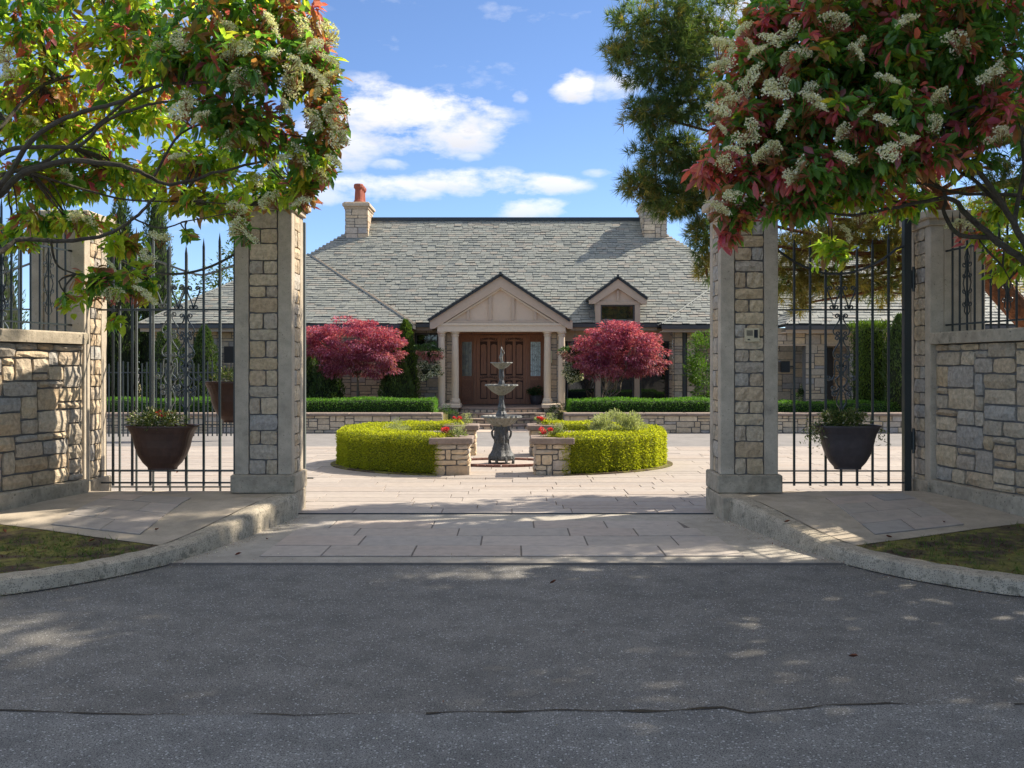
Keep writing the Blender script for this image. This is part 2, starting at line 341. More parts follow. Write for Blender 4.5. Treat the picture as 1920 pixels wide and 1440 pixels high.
m_leaded = material('leaded_glass', [(0.272, 0.374, 0.374), (0.612, 0.748, 0.748), (0.17, 0.204, 0.17)], .15, 9, .3, .3, 40, .004, spec=.9)
m_lead = material('lead_came', [(.07, .07, .07)], .5, 9, .1, 0)

# ------------------------------------------------------------------ stones and slates
def cells(w, h, unit, wr, hr, r):
    """random squared rubble: greedy fill of a unit grid; returns (x, z, w, h) in metres"""
    nx, nz = max(1, round(w / unit)), max(1, round(h / unit)); ux, uz = w / nx, h / nz
    g = [[False] * nx for _ in range(nz)]; out = []
    for j in range(nz):
        i = 0
        while i < nx:
            if g[j][i]: i += 1; continue
            cw, ch = r.randint(*wr), r.choice(hr)
            k = 0
            while i + k < nx and not g[j][i + k] and k < cw: k += 1
            rest = 0
            while i + k + rest < nx and not g[j][i + k + rest] and rest < 2: rest += 1
            if rest == 1: k += 1
            ch = min(ch, nz - j)
            for a in range(j, j + ch):
                for b in range(i, i + k): g[a][b] = True
            out.append((i * ux, j * uz, k * ux, ch * uz)); i += k
    return out
def stone_geo(w, h, t, r, gap=.012, rough=.012, nx=4, nz=2):
    """rock faced stone: x along the wall, z up, front towards -y, back at y = 0"""
    x0, x1, z0, z1 = gap * .5, w - gap * .5, gap * .5, h - gap * .5
    v = []; j = min(.005, w * .04)
    for b in range(nz + 1):
        for a in range(nx + 1):
            edge = a in (0, nx) or b in (0, nz)
            x = x0 + (x1 - x0) * a / nx + (r.uniform(-j, j)); z = z0 + (z1 - z0) * b / nz + r.uniform(-j, j) * .8
            if a in (0, nx) and b in (0, nz): x += j * (1 if a == 0 else -1) * 1.2; z += j * (1 if b == 0 else -1) * 1.2
            y = -t + (rough * .5 if edge else -r.uniform(-.3, .9) * rough) + r.uniform(-.4, .4) * rough
            v.append((x, y, z))
    f = [(b * (nx + 1) + a, b * (nx + 1) + a + 1, (b + 1) * (nx + 1) + a + 1, (b + 1) * (nx + 1) + a) for b in range(nz) for a in range(nx)]
    ring = [a for a in range(nx + 1)] + [(b + 1) * (nx + 1) - 1 for b in range(1, nz + 1)] + [nz * (nx + 1) + a for a in range(nx - 1, -1, -1)] + [b * (nx + 1) for b in range(nz - 1, 0, -1)]
    base = len(v)
    for i in ring: v.append((v[i][0], 0, v[i][2]))
    n = len(ring)
    for k in range(n): f.append((ring[k], base + k, base + (k + 1) % n, ring[(k + 1) % n]))
    return v, f
def lay_stones(cs, origin, u, nrm, parent, mat, t=.05, gap=.012, rough=.012, maxp=300, counter=None, name='stone', r=rng, curve=None, nx=4, nz=2):
    """lay the cells on a face: origin bottom left, u along, nrm outwards; the first maxp are parts, the rest one joined part"""
    origin, u, nrm = Vector(origin), Vector(u), Vector(nrm); up = Vector((0, 0, 1)); rest = MB()
    for (x, z, w, h) in cs:
        v, f = stone_geo(w, h, t + r.uniform(-.3, .35) * rough, r, gap, rough, nx, nz)
        if curve: vv = [curve(x + a, z + c, -b) for a, b, c in v]
        else: vv = [origin + u * (x + a) + up * (z + c) - nrm * b for a, b, c in v]
        if counter is not None and counter[0] >= maxp: rest.add(vv, f)
        else:
            if counter is not None: counter[0] += 1
            mb = MB(); mb.add(vv, f); c = vv[0]
            mb.build(name, mat, parent, loc=c)
    return rest
slate_count = [0]
def slates(parent, P0, u, v, poly, course=.135, mat=None, indiv=0, wr=(.16, .34), thick=.014):
    """slates on a plane through P0 with axes u (along eave) and v (up slope); poly in (u, v)"""
    P0, u, v = Vector(P0), Vector(u).normalized(), Vector(v).normalized(); n = u.cross(v).normalized()
    if n.z < 0: n = -n
    vmax = max(p[1] for p in poly); rest = MB(); row = 0; y = 0
    ve = (v * course * 1.25 - n * .012).normalized()
    while y < vmax - .03:
        yc = min(y + course * .5, vmax - .01); xs = []
        for i in range(len(poly)):
            (a, b), (c, d) = poly[i], poly[(i + 1) % len(poly)]
            if (b - yc) * (d - yc) < 0: xs.append(a + (c - a) * (yc - b) / (d - b))
        if len(xs) >= 2:
            x0, x1 = min(xs), max(xs); x = x0 - rng.uniform(0, .12)
            while x < x1:
                w = rng.uniform(*wr); a, b = max(x, x0), min(x + w, x1)
                if b - a > .03:
                    lift = rng.uniform(.012, .03); dy = rng.uniform(-.016, .012); g = .004
                    A = P0 + u * (a + g) + v * (y + dy) + n * lift; B = P0 + u * (b - g) + v * (y + dy + rng.uniform(-.006, .006)) + n * lift
                    C = P0 + u * (b - g) + v * (y + course * 1.1) + n * .004; D = P0 + u * (a + g) + v * (y + course * 1.1) + n * .004
                    th = n * (thick + rng.uniform(0, .008))
                    vs = [A, B, C, D, A + th, B + th, C + th, D + th]; fs = [(0, 3, 2, 1), (4, 5, 6, 7), (0, 1, 5, 4), (1, 2, 6, 5), (2, 3, 7, 6), (3, 0, 4, 7)]
                    if slate_count[0] < indiv and slate_count[0] < 300:
                        slate_count[0] += 1; mb = MB(); mb.add(vs, fs); mb.build('slate', mat or m_slate, parent, loc=A)
                    else: rest.add(vs, fs)
                x += w
        y += course; row += 1
    return rest

# ------------------------------------------------------------------ foliage
def norm(a): return a / np.maximum(np.linalg.norm(a, axis=1, keepdims=True), 1e-9)
def leaf_arrays(P, D, L, W, fold=.25, droop=.2, shape='long', up=None):
    N = len(P); D = norm(D)
    ref = nr.normal(size=(N, 3)) * .5 + np.array([0, 0, 1.0]) if up is None else up
    S = norm(np.cross(D, ref)); Nn = np.cross(S, D); L = L[:, None]; W = W[:, None]
    if shape == 'long':
        def q(a, b, c): return P + D * L * a + S * W * b + Nn * W * c - np.array([0, 0, 1.0]) * L * droop * a * a
        vs = [q(0, 0, 0), q(.32, .42, fold * .5), q(.68, .48, fold * .5), q(1, 0, 0), q(.68, -.48, fold * .5), q(.32, -.42, fold * .5), q(.5, 0, -fold * .2)]
        fs = [(0, 1, 6), (1, 2, 6), (2, 3, 6), (3, 4, 6), (4, 5, 6), (5, 0, 6)]
    elif shape == 'diamond':
        vs = [P, P + D * L * .5 + S * W * .5 + Nn * W * fold * .5, P + D * L - np.array([0, 0, 1.0]) * L * droop, P + D * L * .5 - S * W * .5 + Nn * W * fold * .5]
        fs = [(0, 1, 2), (0, 2, 3)]
    else:
        vs = [P - S * W * .5, P + S * W * .5, P + D * L - np.array([0, 0, 1.0]) * L * droop]
        fs = [(0, 1, 2)]
    k = len(vs); V = np.stack(vs, 1).reshape(-1, 3); F = np.array(fs)[None] + (np.arange(N) * k)[:, None, None]
    return V, F.reshape(-1, 3), len(fs)
def tri_mesh(name, V, F, mats, mi=None):
    me = bpy.data.meshes.new(name); me.vertices.add(len(V)); me.vertices.foreach_set('co', V.astype(np.float32).ravel())
    me.loops.add(len(F) * 3); me.loops.foreach_set('vertex_index', F.astype(np.int32).ravel())
    me.polygons.add(len(F)); me.polygons.foreach_set('loop_start', np.arange(0, len(F) * 3, 3, dtype=np.int32)); me.polygons.foreach_set('loop_total', np.full(len(F), 3, dtype=np.int32))
    for m in mats: me.materials.append(m)
    if mi is not None: me.polygons.foreach_set('material_index', mi.astype(np.int32))
    me.update(calc_edges=True); me.validate(); return me
def leaves(name, P, D, L, W, mats, parent, mi=None, kind=None, core=None, **k):
    P = np.asarray(P, float); V, F, nf = leaf_arrays(P, np.asarray(D, float), np.asarray(L, float), np.asarray(W, float), **k)
    loc = WL[parent.name] if parent is not None else Vector((0, 0, 0))
    V = V - np.array(loc); m = np.repeat(mi, nf) if mi is not None else None
    me = tri_mesh(name, V, F, mats if isinstance(mats, (list, tuple)) else [mats], m)
    o = link(bpy.data.objects.new(name, me), parent, loc)
    if kind: o['kind'] = kind
    return o
def rsphere(n): return norm(nr.normal(size=(n, 3)))
def in_ellipsoid(n, c, r, shell=.45):
    d = rsphere(n); k = (shell + (1 - shell) * nr.random(n)[:, None] ** .6) if shell else nr.random(n)[:, None] ** .33
    return np.array(c) + d * k * np.array(r), d
def clumpy(n, c, r, clumps, cr, shell=.5, flat_=.7):
    """points gathered in clumps spread through an ellipsoid"""
    cc, cd = in_ellipsoid(clumps, c, r, shell); idx = nr.integers(0, clumps, n); d = rsphere(n)
    k = nr.random(n)[:, None] ** .45 * cr * (0.5 + nr.random(clumps)[idx][:, None])
    P = cc[idx] + d * k * np.array([1, 1, flat_]); return P, d * .8 + cd[idx] * .5

# ------------------------------------------------------------------ SETTING: ground
def flat(name, poly, z, mat, parent=None, zf=None, kind='structure'):
    P = [Vector((x, y, zf(x, y) if zf else z)) for x, y in poly]
    tri = tessellate_polygon([[Vector((p.x, p.y, 0)) for p in P]])
    fs = []
    for a, b, c in tri:
        nz = (P[b] - P[a]).cross(P[c] - P[a]).z
        fs.append((a, b, c) if nz > 0 else (a, c, b))
    mb = MB(); mb.add(P, fs); return mb.build(name, mat, parent, kind=kind)

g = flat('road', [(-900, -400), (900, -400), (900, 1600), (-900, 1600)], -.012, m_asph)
# newer asphalt strip on the near side of an irregular seam
edge = []
for i in range(0, 121):
    x = -6 + i * .1
    base = 4.62 + .05 * math.sin(x * 1.3) + (.0 if x < .7 else -.0) + rng.uniform(-.012, .012) - (.0 if x < 0 else .045 * x) * (1 if x < .9 else 0)
    if x > 1.0: base = 4.58 + min(.14, (x - 1.0) * .22) + rng.uniform(-.012, .012)
    edge.append((x, base))
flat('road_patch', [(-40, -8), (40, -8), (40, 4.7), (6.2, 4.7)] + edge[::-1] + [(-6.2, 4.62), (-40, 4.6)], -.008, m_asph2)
cr = MB(); pv = None
for i, (x, y) in enumerate(edge):
    wd = max(0, rng.gauss(.005, .005)) + .0015 + .004 * max(0, math.sin(x * 2.1 + 1))
    if x < -3.2: wd *= .3
    a = (x, y - wd, -.0045); b = (x, y + wd, -.0045)
    if pv and math.sin(x * 1.9) + math.sin(x * 7.3 + 2) * .6 + rng.uniform(-.5, .5) > -.75: cr.add([pv[0], a, b, pv[1]], [(0, 1, 2, 3)])
    pv = (a, b)
cr.build('road_crack', m_crack, kind='structure')

def ssm(t): t = max(0, min(1, t)); return t * t * (3 - 2 * t)
def zp(y): return .115 + .135 * ssm((y - 7.9) / 2.4)
KL = [(-2.30, 10.62), (-2.40, 9.9), (-2.54, 9.1), (-2.72, 8.3), (-2.95, 7.75), (-3.25, 7.3), (-3.65, 6.93), (-4.4, 6.6), (-5.6, 6.4), (-8, 6.3), (-20, 6.3), (-60, 6.3)]
def offset(poly, d):
    out = []
    for i, p in enumerate(poly):
        a = Vector(poly[max(i - 1, 0)]); b = Vector(poly[min(i + 1, len(poly) - 1)]); t = (b - a).normalized()
        out.append((p[0] + t.y * d * -1 * -1, p[1] - t.x * d * 1))
    return out
for side in (-1, 1):
    def sx(x, s=side): return x if s < 0 else -x - .08
    K = [(p.x, p.y) for p in catmull([Vector((x, y, 0)) for x, y in KL], 6)]
    K1 = [(x + d[0], y + d[1]) for (x, y), d in zip(K, [(0, 0)] * len(K))]
    def off(d):
        o = []
        for i, p in enumerate(K1):
            a = Vector((*K1[max(i - 1, 0)], 0)); b = Vector((*K1[min(i + 1, len(K1) - 1)], 0)); t = (b - a).normalized()
            n = Vector((t.y, -t.x, 0)) if False else Vector((-t.y, t.x, 0))
            if n.x > 0 and abs(n.x) > abs(n.y): n = -n
            if n.y < 0 and abs(n.y) > abs(n.x): n = -n
            o.append((p[0] + n.x * d, p[1] + n.y * d))
        return o
    prof = [(0, -.02, 0), (.006, .55, 1), (.014, .84, 1), (.032, .95, 1), (.06, 1, 1), (.19, 1, 1), (.2, .97, 1), (.205, .0, 1)]
    rows = []
    for d, hf, _ in prof:
        rows.append([Vector((sx(x), y, zp(K1[i][1]) * hf + .003 * math.sin(i * 1.7) * (hf > .5))) for i, (x, y) in enumerate(off(d))])
    mb = MB(); n = len(K1); m = len(rows)
    vs = [v for r_ in rows for v in r_]
    fs = []
    for j in range(m - 1):
        for i in range(n - 1):
            q = (j * n + i, j * n + i + 1, (j + 1) * n + i + 1, (j + 1) * n + i); fs.append(q if side < 0 else q[::-1])
    mb.add(vs, fs); mb.build('kerb', m_kerb, kind='structure', smooth=False)
    KO = off(.205)
    # footpath between kerb, wall and planting bed
    edge_bed = [(-3.02, 8.28), (-3.6, 8.55), (-4.2, 8.83), (-4.75, 9.05), (-5.2, 8.75), (-5.9, 8.1), (-7.2, 7.75), (-20, 7.75)]
    ko = [p for p in KO if 8.2 < p[1] < 10.7]
    poly = [(-2.4, 10.86)] + ko + edge_bed + [(-20, 9.0), (-7.4, 9.0), (-6.2, 9.4), (-5.35, 10.0), (-5.3, 10.86)]
    flat('footpath', [(sx(x), y) for x, y in poly], 0, m_path, zf=lambda x, y: zp(y) - .004)
    e = MB().slab([(sx(-2.4), 10.86), (sx(-2.4), 10.84), (sx(-5.3), 10.84), (sx(-5.3), 10.86)], -.01, zp(10.9) - .006); e.build('footpath_riser', m_path, kind='structure')
    # planting bed, slightly uneven, covered with moss and soil
    ko2 = [p for p in KO if p[1] <= 8.32]
    bed = ko2 + [(-60, 7.75)] + edge_bed[::-1][1:]
    mb = MB(); nx = 44; pts = {}; 
    def in_poly(x, y, P):
        c = False; j = len(P) - 1
        for i in range(len(P)):
            if (P[i][1] > y) != (P[j][1] > y) and x < (P[j][0] - P[i][0]) * (y - P[i][1]) / (P[j][1] - P[i][1]) + P[i][0]: c = not c
            j = i
        return c
    flat('planting_bed', [(sx(x), y) for x, y in bed], .075, m_moss, zf=lambda x, y: zp(y) - .009)
    # blades and crumbs on the bed
    P = []
    while len(P) < 9000:
        x, y = -rng.uniform(3.0, 6.5), rng.uniform(6.6, 9.1)
        if in_poly(x, y, bed) and (math.sin(x * 3.1 + 1.3 * math.sin(y * 4)) + math.sin(y * 5.3 + x) > rng.uniform(-2.2, .8)): P.append((sx(x), y, zp(y) - .012))
    P = np.array(P); n_ = len(P); D = nr.normal(size=(n_, 3)) * .8; D[:, 2] = abs(D[:, 2]) * .5 + .15
    leaves('ground_cover', P, D, nr.uniform(.012, .05, n_), nr.uniform(.006, .018, n_), [m_grass, m_dead, m_moss], None, mi=nr.choice(3, n_, p=[.22, .10, .68]), kind='stuff', shape='tri')
    n_ = 420; Q = P[nr.choice(len(P), n_)]; Q = np.repeat(Q, 5, 0) + nr.normal(size=(n_ * 5, 3)) * [.012, .012, 0]; D = nr.normal(size=(n_ * 5, 3)) * .4 + [0, 0, 1]
    leaves('grass_tufts', Q, D, nr.uniform(.03, .11, n_ * 5), nr.uniform(.003, .007, n_ * 5), m_grass, None, kind='stuff', shape='tri', droop=.3)

# apron with its rows of stone slabs
flat('apron', [(-3.1, 8.08), (-2.9, 8.08), (3.0, 8.08), (3.0, 10.76), (-3.0, 10.76)], .004, m_apron)
MB().box(-3.05, 3.0, 8.065, 8.082, -.02, .006).build('apron_edge', m_joint, kind='structure')
ap = flat('apron_joint_bed', [(-2.14, 8.34), (1.97, 8.34), (1.72, 10.27), (-2.10, 10.27)], .006, m_joint)
rowsY = [8.345, 8.83, 9.34, 9.79, 10.265]
cuts = [[-2.14, -1.62, -.85, .08, 1.3, 1.97], [-2.13, -1.38, -.28, .68, 1.5, 1.95], [-2.13, -1.5, -.52, .55, 1.2, 1.84], [-2.12, -1.82, -.8, .22, .95, 1.72]]
for j in range(4):
    for i in range(len(cuts[j]) - 1):
        gx = .007; b = MB().bevbox(cuts[j][i] + gx, cuts[j][i + 1] - gx, rowsY[j] + gx, rowsY[j + 1] - gx, -.03, .0125 + rng.uniform(-.002, .003), .003)
        b.build('paving_slab', m_paver, ap)
# inlaid slabs of the footpaths
for side in (-1, 1):
    o = Vector((-3.25, 8.62, 0)); u1 = Vector((-.93, .36, 0)).normalized(); u2 = Vector((-.05, 1, 0)).normalized()
    par = MB()
    def C(a, b, s=side, o=o, u1=u1, u2=u2):
        p = o + u1 * a + u2 * b; X = p.x if s < 0 else -p.x - .08; return (X, p.y, zp(p.y))
    par.add([C(0, 0), C(1.02, 0), C(1.02, 1.62), C(0, 1.62)], [(0, 1, 2, 3) if side < 0 else (3, 2, 1, 0)])
    for i_, v_ in enumerate(par.v): par.v[i_] = (v_[0], v_[1], v_[2] + .001)
    po = par.build('slab_inlay', m_joint, kind='structure')
    ys = [0, .38, .78, 1.2, 1.62]; xs = [[0, .45, 1.02], [0, .7, 1.02], [0, .35, 1.02], [0, .6, 1.02]]
    for j in range(4):
        for i in range(len(xs[j]) - 1):
            a0, a1, b0, b1 = xs[j][i] + .005, xs[j][i + 1] - .005, ys[j] + .005, ys[j + 1] - .005
            q = [C(a0, b0), C(a1, b0), C(a1, b1), C(a0, b1)]; mb = MB(); h = rng.uniform(.005, .008)
            vs = [(x, y, z - .02) for x, y, z in q] + [(x, y, z + h) for x, y, z in q]
            fs = [(3, 2, 1, 0), (4, 5, 6, 7), (0, 1, 5, 4), (1, 2, 6, 5), (2, 3, 7, 6), (3, 0, 4, 7)]
            if side > 0: fs = [f[::-1] for f in fs]
            mb.add(vs, fs); mb.build('paving_slab', m_paver, po)
# slot of the sliding gate: steel rail in a groove
MB().box(-9, 2.5, 10.775, 10.80, -.01, .014).build('gate_track', m_iron, kind='structure')
# courtyard
ct = flat('courtyard', [(-16, 10.81), (16, 10.81), (16, 20.0), (-16, 20.0)], -.004, m_cjoint)
y = 10.82; k = 0
restm = MB()
while y < 14.35:
    h = rng.choice([.27, .30, .34, .24]); x = -4.2 - rng.uniform(0, .6) if y < 11.6 else -6.3 - rng.uniform(0, .6)
    while x < 6.4:
        w = rng.uniform(.5, 1.35); g_ = .005
        b = MB().bevbox(x + g_, x + w - g_, y + g_, y + h - g_, -.03, .010 + rng.uniform(-.0015, .002), .002)
        if k < 290: b.build('paving_slab', m_court, ct); k += 1
        else: restm.add(b.v, b.f)
        x += w
    y += h
while y < 20.0:
    h = rng.choice([.3, .34, .4]); x = -9 - rng.uniform(0, .6)
    while x < 9:
        w = rng.uniform(.5, 1.3)
        restm.box(x + .005, x + w - .005, y + .005, min(y + h, 20) - .005, -.03, .010 + rng.uniform(-.0015, .002)); x += w
    y += h
restm.build('distant_paving_slabs', m_court, ct, kind='stuff')
MB().box(-40, -9.7, 10.81, 20, -.02, .0105).build('courtyard_far_side', m_court, kind='structure')
MB().box(9.9, 40, 10.81, 20, -.02, .0105).build('courtyard_far_side', m_court, kind='structure')
flat('drive_lane', [(-40, 20.0), (40, 20.0), (40, 24.6), (-40, 24.6)], -.002, m_lane)
# drain grate in front of the ring
dg = thing('drain_grate', 'thin slotted drain grate set in the paving before the round hedges', 'drain', (-.8, 14.2, 0))
MB().box(-1.36, .02, 14.19, 14.235, .002, .0135).build('frame', m_fascia, dg)
mb = MB()
for i in range(34): mb.box(-1.34 + i * .04, -1.325 + i * .04, 14.186, 14.24, .004, .016)
mb.build('grate_bars', m_cap, dg)
MB().box(-40, -1.74, 24.62, 28.6, -.3, .40).build('terrace', m_moss, kind='structure'); MB().box(1.30, 40, 24.62, 28.6, -.3, .40).build('terrace', m_moss, kind='structure'); MB().box(-40, 40, 28.605, 80, -.3, .40).build('terrace', m_moss, kind='structure')
flat('entry_paving', [(-1.74, 24.6), (1.30, 24.6), (1.30, 28.6), (-1.74, 28.6)], .004, m_paver)

# ------------------------------------------------------------------ gate pillars
def pillar_rows(h):
    z = .0; rows = []; k = 0
    while z < h - .06:
        hh = rng.uniform(.12, .19); hh = h - z if h - z - hh < .1 else hh
        rows.append((z, hh, 1 if k % 2 else 2)); z += hh; k += 1
    return rows
def gate_pillar(label, x0, x1, y0, y1, zb, zt, plinth, faces, capx=.06, found=None):
    cx, cy = (x0 + x1) / 2, (y0 + y1) / 2
    t = thing('gate_pillar', label, 'pillar', (cx, cy, zb))
    z0 = zb
    if plinth:
        MB().bevbox(x0 - .04, x1 + .04, y0 - .04, y1 + .04, zb, zb + .2, .014).build('plinth', m_plinth, t); z0 = zb + .2
    if found: MB().bevbox(*found, .01).build('foundation', m_plinth, t)
    zc = zt - .16; pw = .148
    for ax in (0, 1):
        for ay in (0, 1):
            X0 = x0 if ax == 0 else x1 - pw; Y0 = y0 if ay == 0 else y1 - pw
            MB().bevbox(X0, X0 + pw, Y0, Y0 + pw, z0, zc, .006).build('corner_post', m_conc, t)
    MB().box(x0 + .03, x1 - .03, y0 + .03, y1 - .03, z0, zc).build('core', m_mortar, t)
    MB().bevbox(x0 - .03, x1 + .03, y0 - .03, y1 + .03, zc, zc + .07, .008).build('cap', m_conc, t)
    MB().bevbox(x0 - capx - .02, x1 + capx + .02, y0 - capx - .02, y1 + capx + .02, zc + .07, zt, .014).build('cap', m_conc, t)
    if 'front' not in faces: MB().bevbox(x0 + pw + .004, x1 - pw - .004, y0 + .012, y0 + .05, z0, zc, .004).build('panel', m_conc, t)
    for fc in faces:
        if fc == 'front': o, u, n, w = (x0 + pw, y0 + .03, z0), (1, 0, 0), (0, -1, 0), x1 - x0 - 2 * pw
        elif fc == 'right': o, u, n, w = (x1 - .03, y0 + pw, z0), (0, 1, 0), (1, 0, 0), y1 - y0 - 2 * pw
        elif fc == 'left': o, u, n, w = (x0 + .03, y1 - pw, z0), (0, -1, 0), (-1, 0, 0), y1 - y0 - 2 * pw
        cs = []
        for (z, h, k) in pillar_rows(zc - z0):
            if k == 1: cs.append((.004, z, w - .008, h))
            else:
                s = rng.choice([.4, .5, .58]) * w; cs += [(.004, z, s - .004, h), (s, z, w - s - .004, h)]
        lay_stones(cs, o, u, n, t, m_stone, t=.032, gap=.012, rough=.014)
    return t
pl = gate_pillar('tall stone and concrete pillar left of the drive opening, nearest the white blossom tips', -2.99, -2.375, 10.64, 11.22, .25, 3.46, True, ['front', 'right'],
                 found=(-2.62, -2.34, 10.52, 11.2, -.01, .249))
prr = gate_pillar('tall stone and concrete pillar with the brass intercom, right of the drive opening', 2.25, 2.87, 10.64, 11.22, .25, 3.46, True, ['front', 'left'],
                  found=(2.20, 2.5, 10.30, 11.2, -.01, .249))
ic = MB().bevbox(2.50, 2.66, 10.596, 10.625, 1.88, 2.03, .004).build('intercom_panel', m_brass, prr)
mb = MB()
for i in range(6): mb.box(2.522 + i * .011, 2.527 + i * .011, 10.592, 10.5965, 1.945, 2.005)
mb.build('speaker_slots', m_black, ic)
MB().box(2.60, 2.64, 10.592, 10.5965, 1.925, 2.01).build('keypad', m_black, ic)
MB().box(2.53, 2.555, 10.592, 10.5965, 1.90, 1.912).build('button', m_black, ic)
p3 = gate_pillar('stone and concrete pillar between the left footpath gate and the left garden wall', -5.28, -4.68, 10.80, 11.40, .22, 3.32, False, ['right'])
p4 = gate_pillar('stone and concrete pillar between the right footpath gate and the right garden wall', 4.58, 5.18, 10.80, 11.40, .22, 3.32, False, ['left'])
for q, s in ((p3, -1), (p4, 1)):
    X = -4.64 if s < 0 else 4.54
    MB().bevbox(min(X, X + s * .66), max(X, X + s * .66), 10.76, 11.44, .0, .36, .012).build('plinth', m_plinth, q)
    pass

# ------------------------------------------------------------------ curved garden walls with fences on top
def arc(pts, n=14):
    c = catmull([Vector((x, y, 0)) for x, y in pts], n); L = [0]
    for i in range(1, len(c)): L.append(L[-1] + (c[i] - c[i - 1]).length)
    def f(s):
        s = max(0, min(L[-1] - 1e-6, s)); i = 0
        while L[i + 1] < s: i += 1
        t = (s - L[i]) / (L[i + 1] - L[i]); p = c[i].lerp(c[i + 1], t)
        a = c[max(i - 1, 0)]; b = c[min(i + 2, len(c) - 1)]; return p, (b - a).normalized()
    return f, L[-1]
def garden_wall(label, side, pts, fence_label):
    f, L = arc(pts)
    t = thing('garden_wall', label, 'wall', (pts[0][0], pts[0][1], .2))
    def normal(tan): n = Vector((-tan.y, tan.x, 0)); return n if n.x * side < 0 else -n       # towards the drive
    zb, zs, zc = .0, .385, 1.86
    def sweep(o0, o1, z0, z1, name, mat, slope=0):
        mb = MB(); n = 40; vs = []
        for i in range(n + 1):
            p, tan = f(L * i / n); nn = normal(tan); j = .004 * math.sin(i * 2.3)
            for o_, z in ((o0 + j, z0), (o0 + j, z1 - .015), (o0 - .015, z1), (o1, z1), (o1, z0)): q = p + nn * o_; vs.append((q.x, q.y, z - slope * i / n))
        fs = []
        for i in range(n):
            for k in range(5):
                q = (i * 5 + k, (i + 1) * 5 + k, (i + 1) * 5 + (k + 1) % 5, i * 5 + (k + 1) % 5); fs.append(q)
        fs += [(0, 1, 2, 3, 4), tuple(n * 5 + k for k in (4, 3, 2, 1, 0))]
        mb.add(vs, fs); return mb.build(name, mat, t)
    sweep(.105, -.32, zb, zs, 'plinth', m_plinth); sweep(.0, -.28, zs, zc - .005, 'core', m_mortar); sweep(.10, -.36, zc, zc + .125, 'coping', m_plinth)
    def cur(x, z, out):
        p, tan = f(x); q = p + normal(tan) * out; return Vector((q.x, q.y, zs + z))
    r = random.Random(3 + side); cs = cells(L, zc - zs - .004, .078, (3, 6), [1, 2, 2, 2, 3, 2], r)
    cs.sort(key=lambda c: c[0]); cnt = [0]
    # on the left side the along-wall direction runs the other way round: mirror the stones' own winding is not needed for flat shading
    rest = lay_stones(cs, (0, 0, 0), (1, 0, 0), (0, -1, 0), t, m_stone, t=.035, gap=.018, rough=.022, maxp=280, counter=cnt, curve=cur, r=r)
    if rest.v: rest.build('distant_stones', m_stone, t, kind='stuff')
    # iron fence standing on the coping
    ft = thing('iron_fence', fence_label, 'fence', (pts[0][0], pts[0][1], zc + .12))
    s = .12; k = 0
    for zz in (2.07, 2.88):
        MB().tube([f(x)[0] + normal(f(x)[1]) * -.1 + Vector((0, 0, zz)) for x in np.linspace(.0, L - .2, 24)], .013, 4).build('rail', m_iron, ft)
    while s < min(L - .3, 3.2):
        p, tan = f(s); p = p + normal(tan) * -.1; MB().tube([p + Vector((0, 0, 1.99)), p + Vector((0, 0, 3.2)), p + Vector((0, 0, 3.3))], [.012, .012, .001], 4).build('bar', m_iron, ft)
        k += 1
        if k % 5 == 3:
            mb = MB(); tt = tan
            for sg in (-1, 1):
                for (zc_, rr) in ((2.28, .05), (2.42, .05), (2.58, .045), (2.7, .05)):
                    pp = [p + tt * (sg * (.055 + math.cos(a) * rr * (1 - a / 11))) + Vector((0, 0, zc_ + math.sin(a) * rr * (1 - a / 11))) for a in np.linspace(math.pi, math.pi + 7.2, 18)]
                    mb.tube(pp, .006, 4)
                mb.tube([p + tt * sg * x_ + Vector((0, 0, z_)) for x_, z_ in ((.0, 2.15), (.05, 2.2), (.02, 2.35), (.07, 2.5), (.02, 2.65), (.04, 2.78), (0, 2.86))], .006, 4)
            mb.build('scroll', m_iron, ft)
        s += .135
    return t
garden_wall('curved coursed stone wall with sun dapples beside the left footpath', -1, [(-4.72, 10.80), (-4.86, 10.2), (-5.04, 9.6), (-5.4, 9.0), (-6.1, 8.5), (-7.2, 8.2), (-9, 8.1)],
            'dark iron fence with scrollwork standing on the left garden wall')
garden_wall('curved coursed stone wall in shade beside the right footpath', 1, [(4.66, 10.80), (4.74, 10.2), (4.86, 9.5), (5.15, 8.9), (5.8, 8.35), (7.0, 8.05), (9, 8.0)],
            'dark iron fence with scrollwork standing on the right garden wall')

